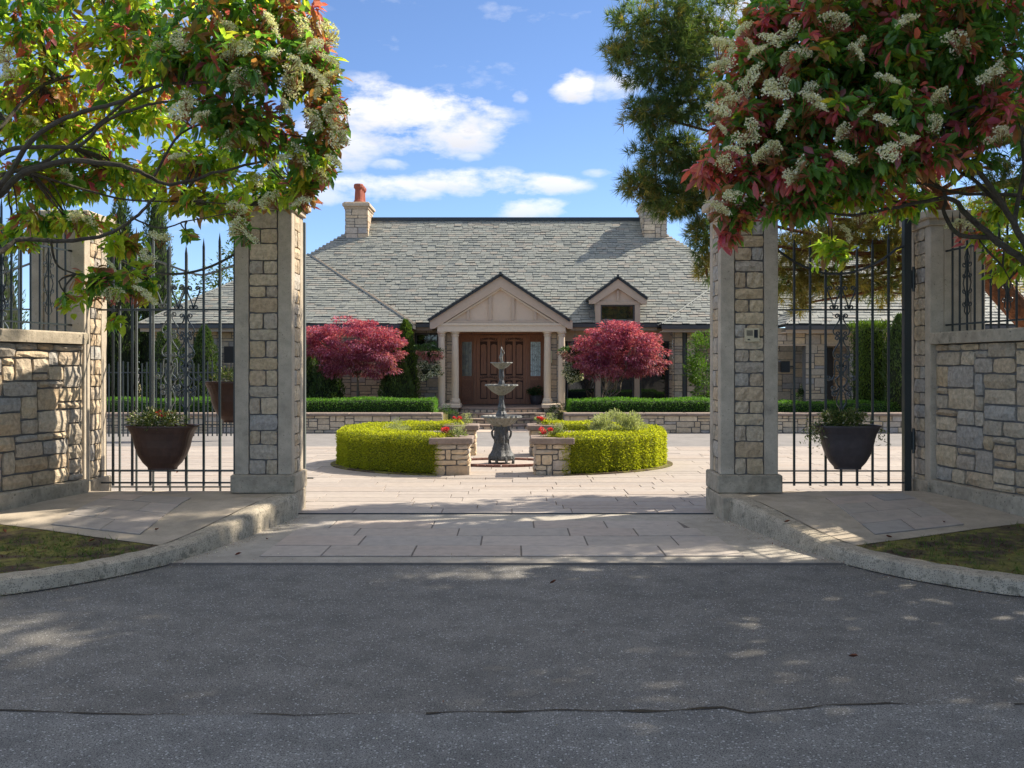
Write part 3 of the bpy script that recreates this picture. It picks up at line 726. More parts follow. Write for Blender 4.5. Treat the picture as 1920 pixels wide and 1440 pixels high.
# ------------------------------------------------------------------ gates
def curl(pts, r, side, turns=1.35):
    a, b = Vector(pts[-2]), Vector(pts[-1]); t = (b - a).normalized(); n = Vector((-t.y, t.x)) * side; c = b + n * r
    a0 = math.atan2(b.y - c.y, b.x - c.x); out = []; N = int(11 * turns)
    sg = 1 if side > 0 else -1
    for i in range(1, N + 1):
        k = i / N; ang = a0 + sg * 2 * math.pi * turns * k; rr = r * (1 - .72 * k); cc = c
        out.append(cc + Vector((math.cos(ang), math.sin(ang))) * rr)
    return list(pts) + out
def smooth2(p, n=4): return [Vector((q.x, q.y)) for q in catmull([Vector((a, b, 0)) for a, b in p], n)]
def scroll_half():
    """polylines of half a scroll panel, in photograph pixels about the central bar (y down)"""
    L = []
    L.append(curl(curl(smooth2([(14, 577), (19, 563), (25, 548), (26, 541)]), 4.5, -1, 1.2)[::-1], 4.5, 1, 1.1))
    L.append(curl(curl(smooth2([(14, 577), (9, 563), (3, 548), (2.5, 541)]), 4.5, 1, 1.2)[::-1], 4.5, -1, 1.1))
    for y in (0, 42):
        L.append(curl(curl(smooth2([(3.5, 593 + y), (5, 602 + y), (13, 614 + y), (15.5, 621 + y), (13, 627 + y), (9, 629 + y)]), 4.2, 1, 1.2)[::-1], 4.6, 1, 1.2))
    L.append(curl(curl(smooth2([(3, 686), (5, 678), (11, 676), (13, 686), (13, 702), (17, 711), (22, 713)]), 4.6, -1, 1.3)[::-1], 3.6, 1, 1.1))
    L.append(curl(smooth2([(3, 699), (4, 705), (11, 712), (8, 721), (4, 727)]), 0.1, 1, .1)[:-1])
    L.append(curl(curl(smooth2([(4, 727), (9, 732), (14, 733)]), 5.0, -1, 1.3)[::-1], 3.0, 1, .5))
    L.append(curl(smooth2([(4, 730), (9, 733), (14, 734)]), 5.0, 1, 1.3))
    L.append(smooth2([(4, 734), (7, 742), (9, 755), (4, 764), (1, 773)]))
    L.append(curl(smooth2([(4, 699), (6, 694), (9, 690)]), 3.6, -1, 1.2))
    return L
SC = scroll_half()
def gate_scroll(gate, cx, Y, mat, dz=0, sc=1.0):
    k = Y / FPX; mb = MB()
    for sg in (-1, 1):
        for pl_ in SC:
            mb.tube([(cx + sg * p.x * k * sc, Y - .002, EYE + (690 - p.y) * k + dz) for p in pl_], .0092, 4)
    for y_ in (698, 733): mb.box(cx - .02, cx + .02, Y - .018, Y + .018, EYE + (690 - y_ - 2) * k + dz, EYE + (690 - y_ + 2) * k + dz)
    mb.build('scroll_panel', mat, gate)
def ped_gate(label, x0, x1, bars, dip, Y, zbot, post):
    t = thing('footpath_gate', label, 'gate', ((x0 + x1) / 2, Y, zbot)); k = Y / FPX
    def Z(py): return EYE + (690 - py) * k
    for X, py in bars:
        zt = Z(py); MB().tube([(X, Y, zbot - .03), (X, Y, zt - .1), (X, Y, zt)], [.0165, .0165, .001], 4).build('bar', m_iron, t)
    for py, r in ((883, .011), (905, .013), (581, .013)):
        MB().tube([(x0, Y, Z(py)), (x1, Y, Z(py))], r, 4).build('rail', m_iron, t)
    cx = (x0 + x1) / 2
    MB().tube([(x0, Y - .02, Z(462))] + [(x0 + (x1 - x0) * i / 20, Y - .02, Z(514 - 50 * min(1, abs((i - 10) / 9.2)) ** 2)) for i in range(1, 20)] + [(x1, Y - .02, Z(462))], .015, 5).build('top_rail', m_iron, t)
    if post: MB().box(post[0], post[1], Y - .04, Y + .04, .05, 3.28).build('gate_post', m_iron, t)
    return t
Yg = 11.15; kg = Yg / FPX
gr = ped_gate('black iron footpath gate with scrolls behind the charcoal bowl planter, right side', 2.90, 4.42,
              [((px - 960) * kg, py) for px, py in ((1489, 443), (1519, 447), (1548, 455), (1577, 461), (1607, 458), (1636, 447), (1666, 436))], 50, Yg, .30, (4.42, 4.50))
gate_scroll(gr, (1577.5 - 960) * kg, Yg, m_iron)
MB().bevbox(3.02, 3.13, Yg - .05, Yg + .05, 1.55, 1.68, .006).build('lock_box', m_black, gr)
MB().tube([(3.13, Yg, 1.615), (3.19, Yg, 1.615)], .012, 5).build('latch', m_iron, gr)
for z in (2.6, .78):
    h = MB(); h.box(4.502, 4.55, Yg - .03, Yg + .03, z - .1, z + .1); h.tube([(4.52, Yg - .045, z - .14), (4.52, Yg - .045, z + .14)], .016, 6); h.build('hinge', m_iron, gr)
gl = ped_gate('iron footpath gate with scrolls behind the brown bowl planter, left side', -4.70, -2.95,
              [((px - 960) * kg, py) for px, py in ((212, 436), (248, 443), (282, 452), (315.5, 456), (349, 459), (382, 446), (412, 436), (440, 432))], 50, Yg, .30, None)
gate_scroll(gl, (349 - 960) * kg, Yg, m_iron)
# sliding gate, run back to the left behind the footpath gate
Ys = 11.95; ks = Ys / FPX
sg_ = thing('sliding_drive_gate', 'long iron drive gate slid open behind the left pillar and left footpath gate', 'gate', (-4.6, Ys, .04))
MB().box(-2.545, -2.50, Ys - .03, Ys + .03, .05, 3.36).build('gate_post', m_gate2, sg_)
for i in range(22):
    X = -2.72 - i * .203
    hgt = 3.02 + .38 * abs(math.cos((X + 2.5) * 1.25)) ** 1.5
    MB().tube([(X, Ys, .1), (X, Ys, hgt - .1), (X, Ys, hgt)], [.0155, .0155, .001], 4).build('bar', m_gate2, sg_)
for z in (.16, .36, 1.52 * 0 + 2.31): MB().tube([(-7.1, Ys, z), (-2.52, Ys, z)], .013, 4).build('rail', m_gate2, sg_)
MB().tube([(x, Ys - .02, 2.72 + .33 * abs(math.cos((x + 2.5) * 1.25)) ** 1.3) for x in np.linspace(-7.1, -2.52, 50)], .014, 5).build('top_rail', m_gate2, sg_)
for cx in (-4.14, -6.2): gate_scroll(sg_, cx, Ys, m_gate2, dz=.02)
gate_scroll(sg_, -2.9 - .203 * .1, Ys, m_gate2, dz=.02)
MB().box(-3.46, -3.22, Ys - .1, Ys - .02, 1.66, 1.86).build('motor_box', m_black, sg_)
MB().tube([(-2.5, Ys - .02, .27), (-2.40, Ys - .02, .27)], .01, 5).build('latch', m_gate2, sg_)

# bowl planters hung on the gates
def bowl(label, cx, Y, ztop, hw, mat, seed, n=1900, spread=1.0, trail=True, flowers=0):
    t = thing('hanging_planter', label, 'planter', (cx, Y, ztop - .48)); mb = MB()
    prof = [(1.0, 0), (1.0, -.018), (.955, -.022), (.93, -.045), (.86, -.09), (.80, -.16), (.755, -.24), (.67, -.33), (.54, -.41), (.41, -.462), (.40, -.485)]
    n_ = 28; vs = []
    def ring(k, z):
        out = []
        for i in range(n_):
            a = 2 * math.pi * i / n_; c, s = math.cos(a), math.sin(a)
            e = 2.0 / 2.9; out.append((cx + hw * k * math.copysign(abs(c) ** e, c), Y + hw * .62 * k * math.copysign(abs(s) ** e, s), ztop + z))
        return out
    for k, z in prof: vs += ring(k, z)
    for k, z in ((.93, 0), (.90, -.05)): pass
    inner = len(vs); vs += ring(.93, -.002); vs += ring(.9, -.05)
    fs = []
    for j in range(len(prof) - 1):
        for i in range(n_): fs.append((j * n_ + i, (j + 1) * n_ + i, (j + 1) * n_ + (i + 1) % n_, j * n_ + (i + 1) % n_))
    for i in range(n_):
        i2 = (i + 1) % n_; fs.append((i, i2, inner + i2, inner + i)); fs.append((inner + i, inner + i2, inner + n_ + i2, inner + n_ + i))
    fs.append(tuple(range(inner + n_, inner + 2 * n_))); fs.append(tuple((len(prof) - 1) * n_ + i for i in range(n_)))
    mb.add(vs, fs); mb.build('bowl', mat, t, smooth=False)
    MB().slab([(cx + hw * .88 * math.cos(a), Y + hw * .53 * math.sin(a)) for a in np.linspace(0, 2 * math.pi, 20)[:-1]], ztop - .06, ztop - .03).build('soil', m_moss, t)
    Ps, d = clumpy(n, (cx - .02, Y, ztop + .05), (hw * .82 * spread, hw * .5, .085), 34, .085, .2); Ps[:, 2] = np.maximum(Ps[:, 2], ztop - .03)
    if trail:
        for sx_, w_ in ((-1, 260), (1, 60)):
            Q = np.array([cx + sx_ * hw * .98, Y, ztop]) + nr.normal(size=(w_, 3)) * [.05, .08, .07] - np.array([0, 0, .09]) ; Ps = np.vstack([Ps, Q]); d = np.vstack([d, nr.normal(size=(w_, 3))])
    N = len(Ps); d[:, 2] += .5
    mi = nr.choice(3, N, p=[.72, .24, .04]) if not flowers else nr.choice(3, N, p=[.66, .26, .08])
    leaves('plants', Ps, d, nr.uniform(.025, .06, N), nr.uniform(.008, .022, N), [m_potg, m_dkg, m_white], t, mi=mi, shape='diamond')
    if flowers:
        mbp, dd = in_ellipsoid(26, (cx + .03, Y - .05, ztop + .13), (.1, .06, .03), .2)
        leaves('blooms', mbp, dd, np.full(26, .025), np.full(26, .025), [m_redp], t, shape='diamond', kind='stuff')
    return t
bowl('charcoal bowl planter with trailing grey green plants on the right footpath gate', (1587 - 960) * 10.9 / FPX, 10.86, EYE - (797 - 690) * 10.86 / FPX, .355, m_blackp, 1)
bowl('brown bronze bowl planter with tiny red and white blooms on the left footpath gate', (305 - 960) * 10.86 / FPX, 10.86, EYE - (797 - 690) * 10.86 / FPX, .385, m_bronze, 2, trail=False, flowers=1)
bowl('brown bowl planter on the slid back drive gate, half hidden by the left pillar', -3.28, 11.72, EYE - (715 - 690) * 11.7 / FPX, .37, m_bronze, 3, n=900, trail=False)

# ------------------------------------------------------------------ HOUSE
HX = -.31
house = thing('stone_house', 'low stone house with broad slate roof, gabled portico and double wooden doors', 'house', (HX, 30, .4))
H = house
sc_cnt = [0]; stone_rest = MB()
def wall(x0, x1, Yf, z0, z1, thick=.3, side=None):
    global stone_rest
    MB().box(x0, x1, Yf, Yf + thick, z0, z1).build('wall', m_mortar, H)
    cs = cells(x1 - x0, z1 - z0, .085, (3, 7), [1, 2, 2, 1, 3], rng)
    r_ = lay_stones(cs, (x0, Yf, z0), (1, 0, 0), (0, -1, 0), H, m_stone_warm, t=.03, gap=.014, rough=.012, maxp=300, counter=sc_cnt, nx=2, nz=1)
    stone_rest.add(r_.v, r_.f)
def wall_side(x, Y0, Y1, z0, z1, sgn):
    cs = cells(Y1 - Y0, z1 - z0, .085, (3, 7), [1, 2, 2, 1, 3], rng)
    o = (x, Y1, z0) if sgn < 0 else (x, Y0, z0); u = (0, -1, 0) if sgn < 0 else (0, 1, 0)
    r_ = lay_stones(cs, o, u, (sgn, 0, 0), H, m_stone_warm, t=.03, gap=.014, rough=.012, maxp=300, counter=sc_cnt, nx=2, nz=1); stone_rest.add(r_.v, r_.f)

# main block between the wings
wall(-3.2, -2.15, 30.0, .4, 1.02); 
def window(x0, x1, z0, z1, Y, mull=(), curtain=False, fr=.05, mat=m_glass):
    t = MB().box(x0, x1, Y + .05, Y + .09, z0, z1)
    f = MB()
    for a in ((x0, x0 + fr, z0, z1), (x1 - fr, x1, z0, z1), (x0 + fr, x1 - fr, z0, z0 + fr), (x0 + fr, x1 - fr, z1 - fr, z1)): f.box(a[0], a[1], Y - .012, Y + .048, a[2], a[3])
    for m_ in mull: f.box(m_ - .02, m_ + .02, Y - .008, Y + .046, z0 + fr, z1 - fr)
    w = f.build('window', m_fascia, H, loc=(x0, Y, z0)); t.build('pane', mat, w)
    return w
wx0, wx1 = (778 - 960) * 30 / FPX, (822 - 960) * 30 / FPX
wall(-3.2, wx0, 30.0, 1.02, 2.86); wall(wx0, -2.15, 30.0, 1.02, 2.12); wall(wx0, -2.15, 30.0, 2.66, 2.86)
window(wx0, wx1, 2.12, 2.66, 30.02)
wall(-2.15, -1.80, 30.0, .4, 2.86); wall(1.22, 1.52, 30.0, .4, 2.86)
# left wing front
lw0 = -10.6
wall(-9.0, -3.2, 29.0, .4, 2.72); wall(lw0, -9.35, 29.0, .4, 2.72); wall(-9.35, -9.0, 29.0, .4, 1.7); wall(-9.35, -9.0, 29.0, 2.5, 2.72)
wall_side(-3.2, 29.0, 30.0, .4, 2.72, 1)
cw = window(-9.35, -9.0, 1.7, 2.5, 29.02, mat=m_curt)
MB().box(-3.2 - .3, -3.2, 29.0, 30.3, .4, 2.72).build('wall', m_mortar, H)
# right bay: glass between posts, then stone piers and downspout
bx = [(1063, 1116), (1126, 1188), (1200, 1256)]
for a, b in bx: window((a - 960) * 30 / FPX, (b - 960) * 30 / FPX, .5, 2.42, 30.0, fr=.035)
mb = MB()
for a in (1121, 1194): X = (a - 960) * 30 / FPX; MB().box(X - .08, X + .08, 29.93, 30.1, .4, 2.42).build('mullion_post', m_trim, H)
MB().box(1.55, 4.82, 29.95, 30.15, 2.42, 2.8).build('lintel', m_trim, H); MB().box(1.5, 4.82, 30.1, 30.3, .38, .5).build('sill', m_fascia, H)
MB().box(1.5, 4.9, 30.15, 30.35, .4, 2.9).build('inner_wall', m_dark, H)
wall(4.80, 5.05, 29.2, .4, 2.66); wall_side(4.80, 29.2, 30.0, .4, 2.66, -1)
wall(5.17, 5.42, 29.2, .4, 2.66)
MB().box(5.05, 5.17, 29.3, 29.5, .4, 2.66).build('wall', m_mortar, H); MB().box(5.06, 5.15, 29.16, 29.26, .4, 2.66).build('downspout', m_fascia, H)
wall(5.42, 7.6, 29.6, .4, 2.72)
# roofs ---------------------------------------------------------------
def roof_plane(P, name='roof', indiv=0, course=.135, wr=(.16, .34)):
    """P: eave left, eave right, then the upper points going back to the left; all on one plane"""
    P = [Vector(p) for p in P]; u = (P[1] - P[0]).normalized(); n = None
    for q in P[2:]:
        n = u.cross(q - P[0])
        if n.length > .1: n.normalize(); break
    if n.z < 0: n = -n
    v = n.cross(u).normalized()
    if v.z < 0: v = -v
    poly = [((p - P[0]).dot(u), (p - P[0]).dot(v)) for p in P]
    mb = MB(); k = len(P); vs = list(P) + [p - n * .06 for p in P]
    mb.add(vs, [tuple(range(k)), tuple(reversed(range(k, 2 * k)))] + [(i, (i + 1) % k, k + (i + 1) % k, k + i) for i in range(k)])
    o = mb.build(name, m_under, H, loc=P[0])
    rest = slates(o, P[0], u, v, poly, course=course, indiv=indiv, wr=wr)
    if rest.v: rest.build('small_slates', m_slate, o, kind='stuff')
    return o
EY, EZ, RY, RZ = 29.4, 2.93, 34.0, 6.68
RL, RR = -4.98, 4.5; run = RY - EY
SLP = (RZ - EZ) / run
# nearest right hand wing first (its slates show largest)
nE, nZ, nR = 26.5, 2.76, 29.0; nzr = nZ + .65 * (nR - nE)
roof_plane([(7.35, nE, nZ), (16, nE, nZ), (16, nR, nzr), (7.35 + 2.5, nR, nzr)], indiv=120, course=.16, wr=(.2, .42))
roof_plane([(7.35, nR + .6, nZ), (7.35, nE, nZ), (7.35 + 2.5, nR, nzr)], course=.16)
roof_plane([(4.34, 28.6, 2.85), (13, 28.6, 2.85), (13, 32.2, 5.3), (4.34 + 3.7, 32.2, 5.3)], indiv=220)
roof_plane([(4.34, 30.2, 2.85), (4.34, 28.6, 2.85), (8.04, 32.2, 5.3)])
roof_plane([(-10.75, 28.4, 2.86), (-2.92, 28.4, 2.86), (-6.65, 32.13, 5.28), (-7.02, 32.13, 5.28)], indiv=300)
roof_plane([(-2.92, 28.4, 2.86), (-2.92, 33.5, 2.86), (-6.65, 32.13, 5.28)], indiv=0)
roof_plane([(-10.75, 33.5, 2.86), (-10.75, 28.4, 2.86), (-7.02, 32.13, 5.28)], indiv=0)
mr = roof_plane([(RL - run, EY, EZ), (RR + run, EY, EZ), (RR, RY, RZ), (RL, RY, RZ)], indiv=300)
MB().prism([(RR + run, EZ - .06), (RL - run, EZ - .06), (RL, RZ - .06), (RR, RZ - .06)], RY + .02, RY + .1).build('roof_back', m_under, H)
MB().prism([(RL - .1, RZ - .02), (RR + .1, RZ - .02), (RR + .1, RZ + .1), (RL - .1, RZ + .1)], RY - .1, RY + .12).build('ridge_cap', m_ridge, H)
for (a, b) in (((-2.92, 28.4, 2.9), (-6.65, 32.13, 5.32)), ((4.34, 28.6, 2.89), (8.04, 32.2, 5.34)), ((-10.75, 28.4, 2.9), (-7.02, 32.13, 5.32)), ((7.35, nE, nZ + .04), (7.35 + 2.5, nR, nzr + .04))):
    MB().tube([a, b], .03, 4).build('hip_cap', m_slate, H)
MB().tube([(-2.8, 28.55, 2.88), (-6.5, 32.2, 5.25)], .035, 4).build('verge_strip', m_trim2, H)
# eaves: gutters, fascias, soffits
def eave(x0, x1, Y, z):
    MB().box(x0, x1, Y - .05, Y + .05, z - .11, z + .0).build('gutter', m_fascia, H)
    MB().box(x0 + .03, x1 - .03, Y + .052, Y + .09, z - .2, z - .03).build('fascia', m_trim, H)
    MB().box(x0 + .03, x1 - .03, Y + .092, Y + .62, z - .19, z - .16).build('soffit', m_trim2, H)
eave(-2.9, -2.35, 29.4, 2.92); eave(1.72, 4.36, 29.4, 2.92); eave(-10.75, -2.92, 28.4, 2.85); eave(4.34, 7.5, 28.6, 2.84); eave(7.35, 16, nE, nZ - .02)
MB().box(-2.97, -2.86, 28.42, 29.4, 2.74, 2.85).build('gutter', m_fascia, H)
# near right wing walls, with openings to a shaded porch
nW = 27.05
def NX(px): return (px - 960) * nW / FPX
segs = [(1596, 1612), (1512, 1551)]
wall(NX(1440), 15.5, nW, 2.25, 2.70)
for a, b in ((1510, 1549), (1592, 1614)): wall(NX(a), NX(b), nW, .4, 2.25)
wall_side(NX(1549), nW, nW + .6, .4, 2.25, 1)
wall(NX(1614), 15.5, nW, .4, 2.25)
MB().box(NX(1440), 15.5, nW - .01, nW + .35, 2.21, 2.249).build('lintel', m_trim2, H)
wall(NX(1430), NX(1640), nW + 1.8, .4, 2.6)
wd = MB().box(NX(1572), NX(1600), nW + 1.7, nW + 1.76, .45, 2.2).build('side_door', m_fascia, H)
MB().box(NX(1420), 15.5, nW - 1.6, nW + 2.2, .38, .43).build('porch_floor', m_cap, H)

# chimneys
def chimney(x0, x1, Y0, Y1, zb, zt, pots):
    c = MB().box(x0, x1, Y0, Y1, zb, zt).build('chimney', m_mortar, H, loc=(x0, Y0, zb))
    for (o, u, n, w) in (((x0, Y0, zb), (1, 0, 0), (0, -1, 0), x1 - x0), ((x1, Y0, zb), (0, 1, 0), (1, 0, 0), Y1 - Y0), ((x0, Y1, zb), (0, -1, 0), (-1, 0, 0), Y1 - Y0)):
        lay_stones(cells(w, zt - zb, .1, (2, 4), [1, 1, 2], rng), o, u, n, c, m_stone_warm, t=.03, gap=.014, rough=.012, nx=2, nz=1)
    for i, (e, z0, z1) in enumerate(((.05, zt, zt + .09), (.1, zt + .09, zt + .2), (.06, zt + .2, zt + .24))):
        MB().bevbox(x0 - e, x1 + e, Y0 - e, Y1 + e, z0, z1, .01).build('chimney_cap', m_cap if i > 3 else m_stone_warm, c)
    for i in range(pots):
        cx, cy = x0 + (x1 - x0) * .55, Y0 + .25 + i * .34
        MB().lathe(cx, cy, [(.15, 0), (.17, .02), (.17, .07), (.14, .1), (.13, .3), (.12, .46), (.15, .5), (.165, .53), (.165, .6), (.15, .64), (.1, .64), (.09, .5)], 12, z0=zt + .24).build('chimney_pot', m_clay, c)
chimney(-5.58, -4.86, 33.1, 34.3, 5.6, 6.93, 3)
chimney(4.42, 5.18, 33.1, 34.3, 5.6, 6.93, 3)

# portico ---------------------------------------------------------------
PY = 28.15; kp = PY / FPX
def PX(px): return (px - 960) * kp
def PZ(py): return EYE + (690 - py) * kp
ax = PX(938.5)
tz0 = PZ(606)
MB().prism([(PX(822), tz0), (PX(1056), tz0), (ax, PZ(528))], PY + .12, PY + .2).build('gable_panel', m_trim2, H)
for s in (-1, 1):
    e = PX(806) if s < 0 else PX(1073.5); ei = e + (.33 if s < 0 else -.33)
    poly = [(ax, PZ(516)), (e, PZ(602)), (e, PZ(617)), (e + (.13 if s < 0 else -.13), PZ(616)), (ax, PZ(539))]
    if s > 0: poly = poly[::-1]
    MB().prism(poly, PY - .02, PY + .26).build('rake_board', m_trim, H)
    poly = [(ax, PZ(539)), (PX(829) if s < 0 else PX(1049), PZ(609)), (PX(834) if s < 0 else PX(1044), PZ(609)), (ax, PZ(542.5))]
    if s > 0: poly = poly[::-1]
    MB().prism(poly, PY + .04, PY + .13).build('rake_moulding', m_col, H)
    # portico roof slope running back into the main roof
    rp = roof_plane([(e - .06 * -s * -1, PY - .08, PZ(600)), (e - .06 * -s * -1, 32.4, PZ(600)), (ax, 32.4, PZ(513.5)), (ax, PY - .08, PZ(513.5))] if s > 0 else
                    [(e - .06, 32.4, PZ(600)), (e - .06, PY - .08, PZ(600)), (ax, PY - .08, PZ(513.5)), (ax, 32.4, PZ(513.5))])
MB().obox((ax, PY - .05, PZ(513)), Vector((1, 0, 0)), Vector((0, 1, 0)), Vector((0, 0, 1)), .035, .06, .05).build('finial', m_ridge, H)
for px in (877.5, 919, 962, 1003.5):
    t_ = abs(px - 938.5) / (1056 - 938.5); z1 = PZ(541 + (606 - 541) * t_ * 1.02)
    MB().box(PX(px - 2.6), PX(px + 2.6), PY + .06, PY + .119, PZ(600), z1).build('batten', m_trim, H)
MB().box(PX(834), PX(1044), PY + .055, PY + .118, PZ(606.5), PZ(600.5)).build('batten', m_trim, H)
MB().bevbox(PX(819.5), PX(1061), PY + .03, PY + .33, PZ(622), PZ(607), .008).build('beam', m_col, H)
MB().box(PX(815), PX(1065), PY, PY + .029, PZ(610), PZ(606)).build('beam_moulding', m_col, H)
MB().box(PX(820), PX(1060), PY + .34, 30.5, PZ(617), PZ(613)).build('porch_ceiling', m_trim2, H)
for s in (PX(820), PX(1060) - .3): MB().box(s, s + .3, PY + .331, 29.95, PZ(622), PZ(613) - .001).build('beam', m_col, H)
def column(px, zb, Y, top=PZ(622)):
    X = (px - 960) * Y / FPX; h = top - zb; r = .105
    MB().lathe(X, Y, [(.15, 0), (.15, .06), (.135, .09), (.13, .12), (r, .14), (r + .003, h * .4), (r - .012, h - .14), (r, h - .12), (r + .012, h - .09), (r - .01, h - .07), (.13, h - .03), (.14, h - .029), (.14, h)], 20, z0=zb).build('column', m_col, H, smooth=False)
for px in (828, 1053): column(px, .36, PY + .17)
for px in (853.5, 1026.5): column(px, .60, PY + .18)
for px in (841, 1040): 
    X = PX(px); wall(X - .09, X + .09, PY + .5, .4, 2.62, .2)
for px in (847, 1033):
    X = PX(px); t = .25
    MB().bevbox(X - .27, X + .27, 27.62, 28.55, .47, .59, .02).build('pedestal_cap', m_col, H)
    MB().box(X - .21, X + .21, 27.72, 28.5, .0, .468).build('pedestal', m_mortar, H)
    lay_stones(cells(.44, .46, .09, (2, 3), [1, 1, 2], rng), (X - .22, 27.72, .0), (1, 0, 0), (0, -1, 0), H, m_stone_warm, t=.03, nx=2, nz=1)
stone_rest.build('small_stones', m_stone_warm, H, kind='stuff')
# curved steps
for i, (rx, yf, z) in enumerate(((1.42, 25.55, .12), (1.40, 26.15, .24), (1.34, 26.8, .36), (1.28, 27.45, .48))):
    pts = []
    for k in range(21):
        a = math.pi * k / 20; pts.append((HX - rx * math.cos(a), 28.2 - (28.2 - yf) * math.sin(a) ** .7))
    pts += [(HX + rx, 30.6), (HX - rx, 30.6)] if i == 3 else [(HX + rx, 28.6), (HX - rx, 28.6)]
    MB().slab(pts, z - .04, z).build('step_tread', m_cap, H)
    inner = [(HX + (x - HX) * .985, y + .035) for x, y in pts]; MB().slab(inner, z - .125, z - .041).build('step_riser', m_mortar, H)
    st = MB()
    for k in range(2, 19, 1):
        a0, a1 = math.pi * k / 20 + .008, math.pi * (k + 1) / 20 - .008
        if k > 17: break
        P0 = (HX - rx * .985 * math.cos(a0), 28.235 - (28.2 - yf) * math.sin(a0) ** .7); P1 = (HX - rx * .985 * math.cos(a1), 28.235 - (28.2 - yf) * math.sin(a1) ** .7)
        d = Vector((P1[0] - P0[0], P1[1] - P0[1], 0)); n = Vector((d.y, -d.x, 0)).normalized()
        v, f = stone_geo(d.length, .08, .02, rng, .008, .004, 2, 1)
        b = MB(); b.add([Vector((P0[0], P0[1], z - .122)) + d.normalized() * a + Vector((0, 0, c)) - n * bb for a, bb, c in v], f); b.build('riser_stone', m_stone_warm, H)
# doors
DYY = 30.6; kd = DYY / FPX
def DX(px): return (px - 960) * kd
def DZ(py): return EYE + (690 - py) * kd
MB().box(DX(846), DX(1034), DYY + .1, DYY + .3, .4, 2.9).build('entrance_wall', m_trim, H)
MB().box(DX(850), DX(859.5), DYY - .25, DYY + .1, .48, 2.75).build('wall_return', m_trim, H); MB().box(DX(1021.5), DX(1031), DYY - .25, DYY + .1, .48, 2.75).build('wall_return', m_trim, H)
fr = MB()
for a, b in ((859.5, 863), (887.5, 893), (988, 992), (1018, 1021.5)): fr.box(DX(a), DX(b), DYY - .03, DYY + .099, .48, DZ(627))
fr.box(DX(859.5), DX(1021.5), DYY - .032, DYY + .098, DZ(627) + .001, DZ(622)); fr.build('door_frame', m_wood, H)
def arch_panel(x0, x1, z0, z1, rise, Y, flip=0):
    n = 10; top = [(x1 - (x1 - x0) * i / n, z1 + rise * math.sin(math.pi * i / n)) for i in range(n + 1)]
    return MB().prism([(x0, z0), (x1, z0)] + top, Y - .012, Y + .012)
for k_, (a, b) in enumerate(((893.3, 939.6), (940.4, 987.7))):
    d = MB().box(DX(a), DX(b), DYY + .02, DYY + .09, .482, DZ(627.5)).build('door', m_wood3, H, loc=(DX(a), DYY, .48))
    w = DX(b) - DX(a); x0 = DX(a)
    st = .11
    for q in ((x0, x0 + st), (x0 + w - st, x0 + w), (x0 + w / 2 - .045, x0 + w / 2 + .045)): MB().box(q[0], q[1], DYY - .005, DYY + .019, .49, DZ(628)).build('stile', m_wood, d)
    for z0, z1 in ((.49, .64), (DZ(713), DZ(704)), (DZ(640), DZ(628.5))): MB().box(x0 + st + .001, x0 + w - st - .001, DYY - .009, DYY + .018, z0, z1).build('rail', m_wood, d)
    for q0, q1 in ((x0 + st + .03, x0 + w / 2 - .072), (x0 + w / 2 + .072, x0 + w - st - .03)):
        for z0, z1 in ((.67, DZ(715)), (DZ(701), DZ(645))): arch_panel(q0, q1, z0, z1 - .04, .035, DYY + .016).build('panel', m_wood, d)
    for zc, wd_ in ((DZ(635), .27), (DZ(707), .30)):
        orn = MB()
        for s in (-1, 1):
            for q in range(4):
                cx = x0 + w / 2 + s * (.05 + q * .065); rr = .032 - q * .004
                orn.tube([(cx + math.cos(a) * rr * (1 - a / 12) * s, DYY - .018, zc - q * .006 + math.sin(a) * rr * (1 - a / 12)) for a in np.linspace(0, 7.5, 14)], .010, 4)
        orn.tube([(x0 + w / 2 + t_ * wd_, DYY - .016, zc - .035 + .03 * math.cos(t_ * 3.1)) for t_ in np.linspace(-1, 1, 12)], .011, 4)
        orn.build('carving', m_wood3, d)
    hx = x0 + (w - .06 if k_ == 0 else .06); MB().tube([(hx, DYY - .04, 1.35), (hx, DYY - .06, 1.42), (hx, DYY - .06, 1.55), (hx, DYY - .03, 1.62)], .012, 6).build('handle', m_brass, d)
